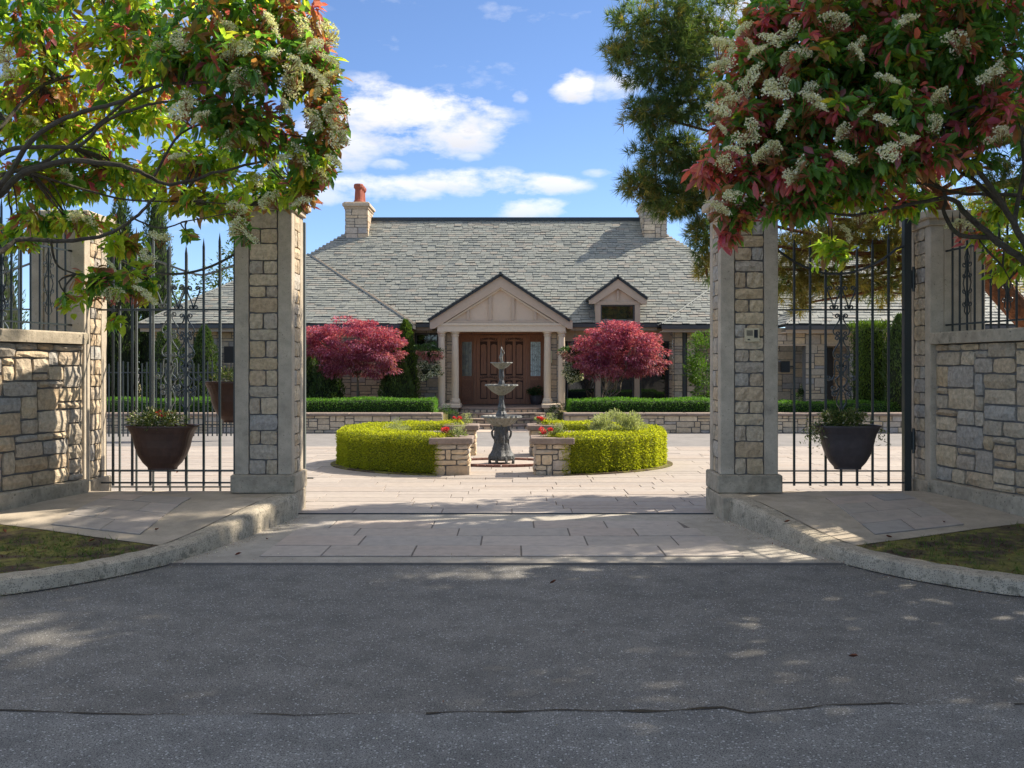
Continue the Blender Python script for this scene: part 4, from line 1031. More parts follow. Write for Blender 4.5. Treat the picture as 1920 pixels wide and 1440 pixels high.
for k_, (a, b, g0, g1) in enumerate(((863.2, 887.2, 866.5, 884.5), (992.3, 1017.7, 995, 1013.5))):
    s = MB().box(DX(a), DX(b), DYY + .03, DYY + .09, .482, DZ(627.5)).build('sidelight', m_wood, H, loc=(DX(a), DYY, .48))
    MB().box(DX(g0), DX(g1), DYY + .012, DYY + .028, DZ(705), DZ(641)).build('pane', m_leaded if k_ else material('dark_leaded_glass', [(.07, .08, .07), (.16, .17, .14), (.22, .20, .13)], .15, 7, .4, .3, 40, .004, spec=.9), s)  # left pane has darker, browner colours than the right one
    L = MB(); c = (DX(g0) + DX(g1)) / 2; zm = DZ(673); hw_ = (DX(g1) - DX(g0)) / 2
    for q in (-.62, -.3, .3, .62): L.tube([(c + q * hw_, DYY + .006, DZ(704)), (c + q * hw_, DYY + .006, DZ(642))], .005, 4)
    L.tube([(c, DYY + .004, zm + .12), (c + .05, DYY + .004, zm), (c, DYY + .004, zm - .12), (c - .05, DYY + .004, zm), (c, DYY + .004, zm + .12)], .005, 4)
    for z_ in (DZ(650), DZ(696)): L.tube([(DX(g0), DYY + .005, z_), (DX(g1), DYY + .005, z_)], .004, 4)
    L.build('lead_lines', m_lead, s)
    MB().box(DX(g0) - .005, DX(g1) + .005, DYY + .008, DYY + .029, DZ(752), DZ(713)).build('panel', m_wood2, s)
    for za, zb_ in ((DZ(710), DZ(706)), (DZ(639), DZ(632))): MB().tube([(DX(g0) + (DX(g1) - DX(g0)) * i / 8, DYY + .01, za + (zb_ - za) * (.5 + .5 * math.sin(i * 1.6))) for i in range(9)], .012, 4).build('carving', m_wood2, s)
# wall lantern strip right of the doors
MB().box(PX(1035) - .02, PX(1035) + .015, PY + .44, PY + .47, 1.75, 2.1).build('wall_lamp', m_white, H)

# dormer ---------------------------------------------------------------
dY = 29.44; kq = dY / FPX
def QX(px): return (px - 960) * kq
def QZ(py): return EYE + (690 - py) * kq
dx_ = QX(1158)
for s in (-1, 1):
    e = QX(1104.5) if s < 0 else QX(1212)
    poly = [(dx_, QZ(521)), (e, QZ(561)), (e, QZ(570)), (e + (.17 if s < 0 else -.17), QZ(570)), (dx_, QZ(541))]
    if s > 0: poly = poly[::-1]
    MB().prism(poly, dY - .12, dY + .1).build('dormer_rake', m_trim, H)
    roof_plane([(e + .03, dY - .15, QZ(560)), (e + .03, 33.2, QZ(560)), (dx_, 33.2, QZ(519)), (dx_, dY - .15, QZ(519))] if s > 0 else
               [(e - .03, 33.2, QZ(560)), (e - .03, dY - .15, QZ(560)), (dx_, dY - .15, QZ(519)), (dx_, 33.2, QZ(519))])
MB().prism([(QX(1117), QZ(571)), (QX(1200), QZ(571)), (dx_, QZ(538))], dY, dY + .08).build('dormer_panel', m_trim2, H)
for a, b, c, d in ((1116, 1126, 572, 612), (1190, 1200, 572, 612), (1116, 1200, 565, 571.6), (1156, 1160, 545, 564.5)):
    MB().box(QX(a), QX(b), dY - .06, dY - .001, QZ(d), QZ(c)).build('dormer_trim', m_trim, H)
window(QX(1126), QX(1190), QZ(612), QZ(571.7), dY, fr=.04)
MB().box(QX(1117), QX(1199), dY + .1, 32.5, QZ(608), QZ(566)).build('dormer_wall', m_trim, H)
MB().obox((dx_, dY - .1, QZ(518)), Vector((1, 0, 0)), Vector((0, 1, 0)), Vector((0, 0, 1)), .03, .07, .05).build('finial', m_ridge, H)

# ------------------------------------------------------------------ terrace walls, hedges
def retaining(label, x0, x1, seed):
    r = random.Random(seed); t = thing('terrace_wall', label, 'wall', ((x0 + x1) / 2, 24.4, 0)); cnt = [0]
    MB().box(x0, x1, 24.33, 24.62, -.01, .42).build('core', m_mortar, t)
    rest = lay_stones(cells(x1 - x0, .42, .075, (2, 6), [1, 1, 2, 2], r), (x0, 24.33, 0), (1, 0, 0), (0, -1, 0), t, m_stone_warm, t=.03, gap=.014, rough=.014, maxp=290, counter=cnt, r=r, nx=2, nz=1)
    if rest.v: rest.build('small_stones', m_stone_warm, t, kind='stuff')
    x = x0
    while x < x1: w = min(1.0, x1 - x); MB().bevbox(x + .002, x + w - .002, 24.24, 24.75, .42, .49, .015).build('capstone', m_cap, t); x += w
retaining('low stone terrace wall left of the front steps with a clipped hedge above', -14.0, -1.72, 4)
retaining('low stone terrace wall right of the front steps behind the big sage bush', 1.28, 14.0, 5)
def box_hedge(label, x0, x1, y0, y1, z0, z1, n, name='clipped_hedge'):
    t = thing(name, label, 'hedge', ((x0 + x1) / 2, (y0 + y1) / 2, z0))
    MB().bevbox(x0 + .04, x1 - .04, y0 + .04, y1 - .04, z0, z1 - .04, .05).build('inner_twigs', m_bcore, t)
    A = [(y1 - y0) * (x1 - x0), (x1 - x0) * (z1 - z0), (z1 - z0) * (y1 - y0) * 2]; tot = sum(A); P = []; D = []
    for a, nn in zip(range(3), [int(n * q / tot) for q in A]):
        U = nr.random((nn, 3))
        p = np.array([x0, y0, z0]) + U * np.array([x1 - x0, y1 - y0, z1 - z0]); d = nr.normal(size=(nn, 3)) * .6
        if a == 0: p[:, 2] = z1 - .02 + .02 * np.sin(p[:, 0] * 3) ; d[:, 2] += 1
        elif a == 1: p[:, 1] = y0 + .02; d[:, 1] -= 1
        else: s = nr.random(nn) < .5; p[:, 0] = np.where(s, x0 + .02, x1 - .02); d[:, 0] += np.where(s, -1, 1)
        p += nr.normal(size=p.shape) * .018; P.append(p); D.append(d)
    P = np.vstack(P); D = np.vstack(D); N = len(P)
    leaves('foliage', P, D, nr.uniform(.03, .06, N), nr.uniform(.02, .035, N), m_box, t, shape='diamond')
box_hedge('long clipped green hedge on the terrace wall left of the columns', -10.5, -1.95, 24.85, 25.7, .4, .81, 17000)
box_hedge('long clipped green hedge on the terrace wall below the red maple and bay windows', 1.45, 5.05, 24.85, 25.9, .4, .80, 9000)
box_hedge('short lower length of clipped hedge at the right end of the terrace wall', 5.05, 10.2, 25.1, 25.9, .4, .73, 8000)

# round golden hedges
CX, CY = -.17, 16.5
def ring_hedge(label, s, a_in):
    t = thing('ring_hedge', label, 'hedge', (CX + s * 2.0, CY, 0)); ax_, ay = 2.70, 2.02; wx, wy = .58, .5; zt = .60
    lim = math.asin(.93 / ax_) ; th = np.linspace(-math.pi / 2 + lim, math.pi / 2 - lim, 40)
    vs = []; n = len(th)
    for a in th:
        c, q = math.cos(a), math.sin(a)
        for k, z in ((.985, .05), (.985, zt - .08), (.96, zt - .04), (.80, zt - .04), (.79, zt - .08), (.79, .05)): vs.append((CX + s * ax_ * c * k, CY + ay * q * k, z))
    fs = []
    for i in range(n - 1):
        for k in range(6): fs.append((i * 6 + k, (i + 1) * 6 + k, (i + 1) * 6 + (k + 1) % 6, i * 6 + (k + 1) % 6))
    fs += [tuple(range(6)), tuple((n - 1) * 6 + k for k in (5, 4, 3, 2, 1, 0))]
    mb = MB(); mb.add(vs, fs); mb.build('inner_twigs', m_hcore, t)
    P = []; D = []
    for kind_, nn in (('out', 21000), ('top', 15000), ('in', 7000), ('end', 2600)):
        a = nr.uniform(th[0], th[-1], nn); c, q = np.cos(a), np.sin(a)
        rad = np.stack([s * c * ay, q * ax_, np.zeros(nn)], 1); rad = norm(rad)
        bumpy = .022 * np.sin(a * 23 + nr.normal(size=nn) * .3) + .012 * np.sin(a * 51)
        if kind_ == 'out': k = np.ones(nn); z = nr.uniform(.03, zt, nn); round_ = np.clip((z - (zt - .07)) / .07, 0, 1); k = k - .03 * round_ ** 2 + bumpy * .25; d = rad * 1.0
        elif kind_ == 'in': k = np.full(nn, .775); z = nr.uniform(.1, zt, nn); d = -rad
        elif kind_ == 'top': k = nr.uniform(.78, .985, nn); z = np.full(nn, zt) + .010 * np.sin(a * 17) + .01 * np.sin(a * 7 + k * 30); d = np.tile([0, 0, 1.0], (nn, 1))
        else:
            k = nr.uniform(.78, .985, nn); z = nr.uniform(.05, zt, nn); e = nr.random(nn) < .5; a = np.where(e, th[0], th[-1]); c, q = np.cos(a), np.sin(a); d = np.stack([np.full(nn, -s * 1.0), np.zeros(nn), np.zeros(nn)], 1)
        p = np.stack([CX + s * ax_ * c * k, CY + ay * q * k, z], 1) + nr.normal(size=(nn, 3)) * .011
        P.append(p); D.append(d * .8 + nr.normal(size=(nn, 3)) * .55 + np.array([0, 0, .35]))
    P = np.vstack(P); D = np.vstack(D); N = len(P)
    leaves('foliage', P, D, nr.uniform(.022, .045, N), nr.uniform(.012, .022, N), m_hedge, t, shape='diamond')
ring_hedge('golden green clipped hedge curving round the left side of the fountain', -1, 0)
ring_hedge('golden green clipped hedge curving round the right side of the fountain', 1, 0)
# soil ring under the hedges
sm = MB(); vs = [(CX + 2.9 * math.cos(a), CY + 2.14 * math.sin(a)) for a in np.linspace(0, 2 * math.pi, 49)[:-1]]
def halfbed(s):
    pts = [(CX + s * 2.84 * math.cos(a), CY + 2.09 * math.sin(a)) for a in np.linspace(-math.pi / 2 + .34, math.pi / 2 - .34, 30)]
    pts += [(CX + s * .95, CY + 1.3), (CX + s * .95, CY - 1.3)]
    MB().slab(pts if s > 0 else pts[::-1], -.01, .03).build('planting_bed', m_moss, kind='structure')
halfbed(-1); halfbed(1)

# stone planters round the fountain
def planter(label, cx, cy, seed):
    r = random.Random(seed); t = thing('stone_planter', label, 'planter', (cx, cy, 0)); w = .50; h = .47
    MB().box(cx - w / 2 + .01, cx + w / 2 - .01, cy - w / 2 + .01, cy + w / 2 - .01, 0, h).build('core', m_mortar, t)
    for o, u, n in (((cx - w / 2, cy - w / 2 + .01, 0), (1, 0, 0), (0, -1, 0)), ((cx + w / 2 - .01, cy - w / 2, 0), (0, 1, 0), (1, 0, 0)), ((cx - w / 2 + .01, cy + w / 2, 0), (0, -1, 0), (-1, 0, 0))):
        lay_stones(cells(w, h, .078, (1, 4), [1, 1, 2, 2], r), o, u, n, t, m_stone_warm, t=.035, gap=.014, rough=.014, r=r, nx=3, nz=2)
    c = MB()
    e = .075; b = .12
    for X0, X1, Y0, Y1 in ((-w / 2 - e, w / 2 + e, -w / 2 - e, -b), (-w / 2 - e, w / 2 + e, b, w / 2 + e), (-w / 2 - e, -b, -b, b), (b, w / 2 + e, -b, b)):
        MB().bevbox(cx + X0, cx + X1, cy + Y0, cy + Y1, h, h + .095, .012).build('capstone', m_cap, t)
    MB().box(cx - b, cx + b, cy - b, cy + b, h, h + .07).build('soil', m_moss, t)
    n_ = 420; P, d = clumpy(n_, (cx, cy, h + .14), (.2, .14, .05), 14, .05, .1); d[:, 2] += 1.0
    leaves('leaves', P, d, nr.uniform(.03, .075, n_), nr.uniform(.008, .018, n_), [m_potg, m_grass, m_sage], t, mi=nr.choice(3, n_), shape='diamond')
    s = -1 if cx > 0 else 1; n_ = 260; P, d = clumpy(n_, (cx - .02 + .11 * (-s) * 0 - .07, cy - .03, h + .2), (.09, .08, .03), 4, .028, .3); leaves('blooms', P, d, nr.uniform(.015, .03, n_), nr.uniform(.015, .028, n_), m_redp, t, shape='diamond', kind='stuff')
    n_ = 260; P = np.stack([cx + .1 + nr.normal(size=n_) * .05, cy + nr.normal(size=n_) * .06, h + .1 + nr.random(n_) * .19], 1); leaves('spikes', P, nr.normal(size=(n_, 3)) * .4 + [0, 0, 1], nr.uniform(.02, .05, n_), nr.uniform(.008, .014, n_), m_sage, t, shape='diamond', kind='stuff')
planter('stone planter post with scarlet blooms, front left of the fountain', -.905, 14.9, 21)
planter('stone planter post with scarlet blooms, front right of the fountain', .60, 14.9, 22)
planter('stone planter post with scarlet blooms, back left of the fountain', -.93, 18.15, 23)
planter('stone planter post with scarlet blooms, back right of the fountain', .60, 18.15, 24)
for label, x0, x1 in (('low capped stone seat wall inside the left ring hedge', -1.95, -1.22), ('low capped stone seat wall inside the right ring hedge', .89, 1.65)):
    t = thing('seat_wall', label, 'wall', ((x0 + x1) / 2, 17.1, 0))
    MB().box(x0, x1, 17.0, 17.25, 0, .42).build('core', m_mortar, t); MB().bevbox(x0 - .02, x1 + .02, 16.94, 17.31, .42, .5, .012).build('capstone', m_cap, t)
    lay_stones(cells(x1 - x0, .42, .08, (2, 4), [1, 2], rng), (x0, 17.0, 0), (1, 0, 0), (0, -1, 0), t, m_stone_warm, t=.03, nx=2, nz=1)
# sage bushes and others
def bush(name, label, cat, c, r, n, mats, mi=None, clumps=60, cr=.12, leaf=(.03, .06), w=(.012, .022), up=.6, shape='diamond', stem=None, core=None, shell=.5, trunk_mat=None, probs=None):
    t = thing(name, label, cat, (c[0], c[1], c[2] - r[2]))
    P, D = clumpy(n, c, r, clumps, cr, shell); P[:, 2] = np.maximum(P[:, 2], c[2] - r[2] * .98); D[:, 2] += up; N = len(P)
    mats = mats if isinstance(mats, list) else [mats]
    mi = nr.choice(len(mats), N, p=probs) if len(mats) > 1 else None
    leaves('foliage', P, D, nr.uniform(*leaf, N), nr.uniform(*w, N), mats, t, mi=mi, shape=shape)
    if stem:
        mb = MB()
        for k in range(stem):
            a = rng.uniform(0, 6.28); q = rng.uniform(.3, .85)
            mb.tube([(c[0] + .02 * math.cos(a), c[1] + .02 * math.sin(a), c[2] - r[2] * 1.0), (c[0] + r[0] * q * .4 * math.cos(a), c[1] + r[1] * q * .4 * math.sin(a), c[2] - r[2] * .4), (c[0] + r[0] * q * math.cos(a), c[1] + r[1] * q * math.sin(a), c[2] + r[2] * .5)], .012, 5, rb=.004)
        mb.build('stems', trunk_mat or m_twig, t)
    return t
bush('sage_bush', 'big round sage bush growing inside the right ring hedge', 'bush', (1.68, 15.7, .56), (.46, .40, .36), 10000, m_sage, clumps=80, cr=.10, leaf=(.03, .065), w=(.011, .02), up=1.2, stem=8)
bush('sage_bush', 'small straggly sage bush inside the left ring hedge', 'bush', (-1.78, 15.7, .46), (.34, .32, .30), 3600, m_sage, clumps=34, cr=.08, leaf=(.025, .05), w=(.009, .016), up=1.0, stem=5)
bush('dark_shrub', 'low dark shrub by the left pedestal of the steps', 'bush', (-1.75, 26.0, .35), (.3, .3, .28), 1500, m_dkg, clumps=20, stem=3)
bush('dark_shrub', 'low dark shrub by the right pedestal of the steps', 'bush', (1.22, 26.0, .38), (.28, .3, .28), 1500, m_dkg, clumps=20, stem=3)

# ------------------------------------------------------------------ fountain
ft = thing('tiered_fountain', 'dark cast iron three tier fountain with scalloped bowls before the front doors', 'fountain', (-.175, CY - .1, 0))
fx, fy = -.175, CY - .1
lob = lambda a, z, r: .10 * math.cos(8 * a) * (1 if r > .1 else 0)
b_ = MB().lathe(fx, fy, [(.19, .07), (.215, .10), (.205, .15), (.175, .19), (.15, .24), (.135, .30), (.12, .36)], 32, wob=lambda a, z, r: .05 * math.cos(8 * a)).build('base', m_fount, ft)
for k in range(8):
    a = math.pi * 2 * (k + .5) / 8; c, s = math.cos(a), math.sin(a)
    MB().tube([(fx + c * .18, fy + s * .18, .13), (fx + c * .215, fy + s * .215, .06), (fx + c * .205, fy + s * .205, .0)], [.034, .024, .028], 6).build('foot', m_fount, b_)
def fold(a, z, r): return .14 * math.cos(6 * a + z * 5) + .05 * math.cos(13 * a - z * 9)
MB().lathe(fx, fy, [(.115, .34), (.122, .42), (.112, .52), (.118, .60), (.105, .66), (.085, .70), (.12, .735), (.08, .76), (.075, .80)], 40, wob=fold).build('figured_pedestal', m_fount, ft)
for k in range(4):
    a = math.pi / 2 * k; c, s = math.cos(a), math.sin(a)
    pts = [(.10, .40), (.145, .46), (.158, .54), (.13, .58), (.125, .64), (.15, .68), (.175, .655), (.178, .60)]
    MB().tube([(fx + c * r_, fy + s * r_, z) for r_, z in [(p.x, p.y) for p in smooth2(pts, 4)]], [.018] * 4 + [.020] * 6 + [.015] * 12 + [.010] * 7, 6).build('swan_handle', m_fount, ft)
def bowlp(z, R_, h, n=16, name='bowl'):
    sc = lambda a, zz, r: .045 * math.cos(n * a) * (r / R_) ** 3
    MB().lathe(fx, fy, [(.05, 0), (R_ * .35, h * .12), (R_ * .62, h * .38), (R_ * .82, h * .72), (R_ * .95, h * .93), (R_, h * .98), (R_ * 1.02, h * .93), (R_ * 1.0, h * 1.08), (R_ * .93, h * 1.06), (R_ * .8, h * .85), (R_ * .4, h * .55), (.04, h * .5)], 64, wob=sc, z0=z).build(name, m_bowl, ft)
def fz(py): return EYE - (py - 690) * fy / FPX
bowlp(fz(802), .325, fz(781) - fz(802), 20); bowlp(fz(741), .262, fz(722) - fz(741), 16); bowlp(fz(692), .175, fz(680) - fz(692), 12)
MB().lathe(fx, fy, [(.09, fz(782)), (.085, fz(776)), (.055, fz(770)), (.06, fz(764)), (.045, fz(758)), (.038, fz(750)), (.04, fz(742)), (.07, fz(738))], 20, wob=lambda a, z, r: .08 * math.cos(8 * a)).build('stem', m_fount, ft)
MB().lathe(fx, fy, [(.055, fz(724)), (.05, fz(718)), (.035, fz(712)), (.045, fz(706)), (.035, fz(698)), (.03, fz(692)), (.05, fz(689))], 20, wob=lambda a, z, r: .1 * math.cos(6 * a + z * 20)).build('stem', m_fount, ft)
MB().tube([(fx, fy, fz(681)), (fx + .004, fy, fz(676)), (fx - .012, fy, fz(670)), (fx + .006, fy, fz(664)), (fx - .004, fy, fz(660)), (fx + .004, fy, fz(656)), (fx, fy, fz(650))], [.016, .026, .034, .026, .016, .020, .006], 8).build('cherub', m_bowl, ft, smooth=True)
mb = MB(); mb.tube([(fx - .005, fy, fz(668)), (fx + .045, fy, fz(663)), (fx + .03, fy, fz(656))], [.011, .009, .006], 5); mb.tube([(fx, fy, fz(676)), (fx + .03, fy - .02, fz(679)), (fx + .02, fy - .02, fz(681))], [.014, .012, .008], 5); mb.build('cherub_limbs', m_bowl, ft)
# brick ring round the fountain
br = thing('brick_basin_ring', 'low curved brick ring set in the paving round the fountain foot', 'kerb', (fx, fy, 0))
for k in range(44):
    a0, a1 = math.pi * 2 * k / 44 + .008, math.pi * 2 * (k + 1) / 44 - .008; q = [(fx + r_ * math.cos(a), fy + .05 + r_ * .72 * math.sin(a)) for r_, a in ((.80, a0), (.90, a0), (.90, a1), (.80, a1))]
    MB().slab(q, -.01, .05).build('brick', m_brick, br)
flat('basin_floor', [(fx + .8 * math.cos(a), fy + .05 + .576 * math.sin(a)) for a in np.linspace(0, 2 * math.pi, 33)[:-1]], .016, m_paver)

# ------------------------------------------------------------------ garden trees near the house
def tree_limbs(mb, base, tips, r0, wig=.08, n=6):
    for tip, rr in tips:
        a, b = Vector(base), Vector(tip); L = (b - a).length
        pts = [a.lerp(b, k / n) + Vector((rng.uniform(-1, 1), rng.uniform(-1, 1), rng.uniform(-.5, .5))) * wig * L * (k > 0) * (k < n) for k in range(n + 1)]
        mb.tube(catmull(pts, 3), rr, 6, rb=rr * .35)
def maple(label, base, c, r, n, mats, probs, stems, extra=()):
    t = thing('japanese_maple', label, 'tree', base)
    mb = MB(); fork = Vector(base) + Vector((0, 0, stems[0]))
    if stems[0] > .05: mb.tube([base, tuple(fork)], .035, 7, rb=.03)
    tips = []
    for k in range(stems[1]):
        a = 6.28 * k / stems[1] + rng.uniform(-.3, .3); q = rng.uniform(.35, .8)
        tips.append(((c[0] + r[0] * q * math.cos(a), c[1] + r[1] * q * math.sin(a), c[2] + r[2] * rng.uniform(-.5, .3)), .028))
    tree_limbs(mb, fork, tips, .03); mb.build('trunk', m_twig, t)
    P = []; D = []
    for (cc, rr, frac, cl) in [(c, r, 1.0, 80)] + list(extra):
        p, d = clumpy(int(n * frac), cc, (rr[0] * 1.04, rr[1], rr[2] * 1.04), cl, .24, .5, .32); P.append(p); D.append(d)
    P = np.vstack(P); D = np.vstack(D); D[:, 2] -= .15; N = len(P)
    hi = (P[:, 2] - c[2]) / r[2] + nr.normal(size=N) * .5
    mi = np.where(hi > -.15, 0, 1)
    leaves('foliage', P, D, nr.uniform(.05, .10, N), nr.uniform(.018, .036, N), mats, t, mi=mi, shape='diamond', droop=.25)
k27 = 27.0 / FPX
maple('broad red leaved maple in front of the stone wall, left of the portico', (-4.25, 27.2, .4), (-4.35, 26.9, 2.28), (1.30, .8, .64), 13000, [m_maple, m_maple2], None, (1.0, 9),
      extra=(((-5.1, 26.9, 2.15), (.62, .5, .42), .35, 30), ((-3.62, 26.7, 2.05), (.6, .5, .45), .4, 30), ((-4.2, 26.9, 1.66), (1.1, .55, .34), .30, 30)))
maple('rounded red leaved maple with pale forked stems, right of the portico', (2.62, 27.0, .4), (2.85, 26.8, 2.14), (1.04, .8, .72), 12500, [m_maple, m_maple2], None, (.05, 7),
      extra=(((2.2, 26.8, 1.9), (.5, .5, .4), .25, 25), ((3.6, 26.8, 1.85), (.6, .5, .38), .3, 26), ((2.7, 26.6, 1.55), (.75, .5, .26), .16, 20), ((2.85, 26.7, 2.6), (.6, .5, .25), .2, 24)))
def conifer(name, label, base, h, r, n, mat, core=True, top=1.0, lean=0, leaf=(.05, .11), group=None, bulge=.6, mats=None):
    t = thing(name, label, 'tree', base, group)
    x, y, z = base
    prof = [(r * .75, 0), (r, h * .15), (r * .98, h * .4), (r * .72, h * .7), (r * .35, h * .92), (.02, h)] if top else [(r * .9, 0), (r, h * .2), (r, h * .8), (r * .8, h * .97), (.05, h)]
    MB().tube([(x, y, z - .02), (x, y, z + h * .5)], .06, 6).build('trunk', m_ccore, t)
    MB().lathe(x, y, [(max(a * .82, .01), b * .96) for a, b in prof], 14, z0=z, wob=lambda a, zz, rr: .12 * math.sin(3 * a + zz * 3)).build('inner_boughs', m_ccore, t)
    zz = nr.random(n) ** .9 * h; pr = np.interp(zz, [b for a, b in prof], [a for a, b in prof]); a = nr.random(n) * 6.283
    lump = 1 + .12 * np.sin(a * 5 + zz * 4.1) + .10 * np.sin(a * 3 - zz * 7.3)
    rad = pr * lump * (.82 + .22 * nr.random(n))
    P = np.stack([x + rad * np.cos(a) + lean * zz, y + rad * np.sin(a), z + zz], 1)
    D = np.stack([np.cos(a) * .5, np.sin(a) * .5, np.full(n, 1.0)], 1) + nr.normal(size=(n, 3)) * .35
    leaves('foliage', P, D, nr.uniform(*leaf, n), nr.uniform(.018, .04, n), mat, t, shape='diamond', droop=0)
    return t
conifer('arborvitae', 'dark green arborvitae between the left maple and the portico window', (-3.22, 27.4, .4), 1.72, .42, 6000, [m_cedar])
conifer('arborvitae', 'taller bright tipped arborvitae rising behind the left maple', (-3.05, 28.3, .4), 2.55, .36, 5000, [m_cedar2])
conifer('arborvitae', 'wide dark arborvitae under the left end of the left maple', (-5.15, 27.5, .4), 1.6, .42, 5000, [m_cedar])
conifer('arborvitae', 'dark arborvitae half hidden by the left gate pillar', (-5.75, 27.8, .4), 1.9, .4, 4000, [m_cedar])
conifer('arborvitae', 'dark column arborvitae by the house wall seen through the left footpath gate scrolls', (-8.6 - .0, 27.6, .4), 2.35, .42, 5000, [m_cedar])
conifer('arborvitae', 'dark cone arborvitae at the wing corner seen through the left footpath gate', (-9.5, 27.2, .4), 2.3, .55, 5000, [m_cedar])
bush('laurel_shrub', 'bright green leafy shrub against the house wall beside the right gate pillar', 'bush', (5.42, 27.4, 1.6), (.42, .45, 1.22), 5200, [m_laurel, m_cedar2], clumps=46, cr=.24, leaf=(.05, .10), w=(.02, .045), up=.4, stem=4, probs=[.8, .2])
# seen through the right gate
def hedge_tower(label, x0, x1, y0, y1, z0, z1, mats, n):
    t = thing('tall_clipped_hedge', label, 'hedge', ((x0 + x1) / 2, (y0 + y1) / 2, z0))
    MB().bevbox(x0 + .08, x1 - .08, y0 + .08, y1 - .08, z0, z1 - .1, .1).build('inner_twigs', m_ccore, t)
    U = nr.random((n, 3)); P = np.array([x0, y0, z0]) + U * np.array([x1 - x0, y1 - y0, z1 - z0]); D = nr.normal(size=(n, 3)) * .4; f = nr.random(n)
    P[:, 1] = np.where(f < .6, y0 + .05, P[:, 1]); P[:, 2] = np.where((f >= .6) & (f < .75), z1 - .04, P[:, 2]); P[:, 0] = np.where((f >= .75) & (f < .88), x0 + .05, P[:, 0]); P[:, 0] = np.where(f >= .88, x1 - .05, P[:, 0])
    P += nr.normal(size=P.shape) * .045; D[:, 2] += .8; D[:, 1] -= .4
    leaves('foliage', P, D, nr.uniform(.05, .10, n), nr.uniform(.02, .035, n), mats, t, shape='diamond', droop=0)
k25 = 25.5 / FPX
hedge_tower('tall golden topped clipped hedge seen through the right footpath gate', (1612 - 960) * k25, (1672 - 960) * k25, 25.6, 26.4, .4, EYE + (690 - 606) * k25, [m_cedar2], 6500)
conifer('arborvitae', 'feathery dark cedar beside the tall clipped hedge, seen through the right footpath gate', ((1684 - 960) * k25, 25.4, .4), 2.55, .42, 5500, [m_cedar])
bush('porch_plant', 'dark potted plant in the shaded porch seen through the right footpath gate', 'plant', ((1503 - 960) * 27.6 / FPX, 27.4, .86), (.18, .18, .3), 900, m_dkg, clumps=12, cr=.09, leaf=(.06, .12), w=(.015, .03), up=.6, stem=2)

# hanging baskets of the portico
def basket(label, px, Y, z_hook):
    X = (px - 960) * Y / FPX; t = thing('hanging_basket', label, 'basket', (X, Y, 1.2)); mb = MB()
    mb.tube([(X, Y, z_hook), (X, Y, 2.35)], .006, 4)
    for a in (0, 2.1, 4.2): mb.tube([(X, Y, 2.55), (X + .2 * math.cos(a), Y + .2 * math.sin(a), 2.2)], .005, 4)
    mb.build('chain', m_iron, t)
    for zc in (2.07, 1.52): MB().lathe(X, Y, [(.03, -.15), (.14, -.12), (.20, -.02), (.21, .03), (.18, .03), (.02, .0)], 14, z0=zc).build('pot', m_ccore, t)
    n = 2600; P, d = clumpy(n, (X, Y, 2.04), (.36, .3, .24), 34, .10, .4); mi = np.where((P[:, 2] < 2.06) & (nr.random(n) < .65), 1, 0); leaves('upper_flowers', P, d, nr.uniform(.045, .08, n), nr.uniform(.025, .042, n), [m_dkg, m_pink], t, mi=mi, shape='diamond')
    n = 2200; P, d = clumpy(n, (X - .0, Y, 1.50), (.30, .26, .26), 24, .09, .4); mi = np.where(nr.random(n) < .5, 1, 0); leaves('lower_flowers', P, d, nr.uniform(.045, .075, n), nr.uniform(.022, .04, n), [m_dkg, m_white], t, mi=mi, shape='diamond')
basket('double hanging basket of pink and white flowers left of the portico columns', 804, 27.4, 2.75)
basket('double hanging basket of pink and white flowers right of the portico columns', 1078, 27.4, 2.75)
pp = thing('potted_shrub', 'dark glazed pot with a green plant beside the right sidelight', 'plant', (DX(1004), 30.2, .48))
MB().lathe(DX(1004), 30.2, [(.13, 0), (.17, .1), (.18, .24), (.19, .28), (.15, .28), (.02, .25)], 16, z0=.48).build('pot', m_blackp, pp)
n = 900; P, d = clumpy(n, (DX(1004), 30.2, .9), (.2, .18, .14), 14, .08, .3); leaves('foliage', P, d, nr.uniform(.04, .08, n), nr.uniform(.015, .03, n), m_dkg, pp, shape='diamond')

# side fence seen through the left gate
sf = thing('picket_fence', 'dark green metal picket fence in the garden seen through the left footpath gate', 'fence', (-7.8, 22, 0))
for i in range(34):
    X = -9.3 + i * .1; Yp = 21.5 + .3 * (i / 34); zt = 1.72 + .03 * math.sin(i)
    MB().tube([(X, Yp, .1), (X, Yp, zt)], .018, 4).build('picket', m_iron, sf)
for z in (.35, 1.5): MB().tube([(-9.35, 21.5, z), (-5.9, 21.8, z)], .018, 4).build('rail', m_iron, sf)

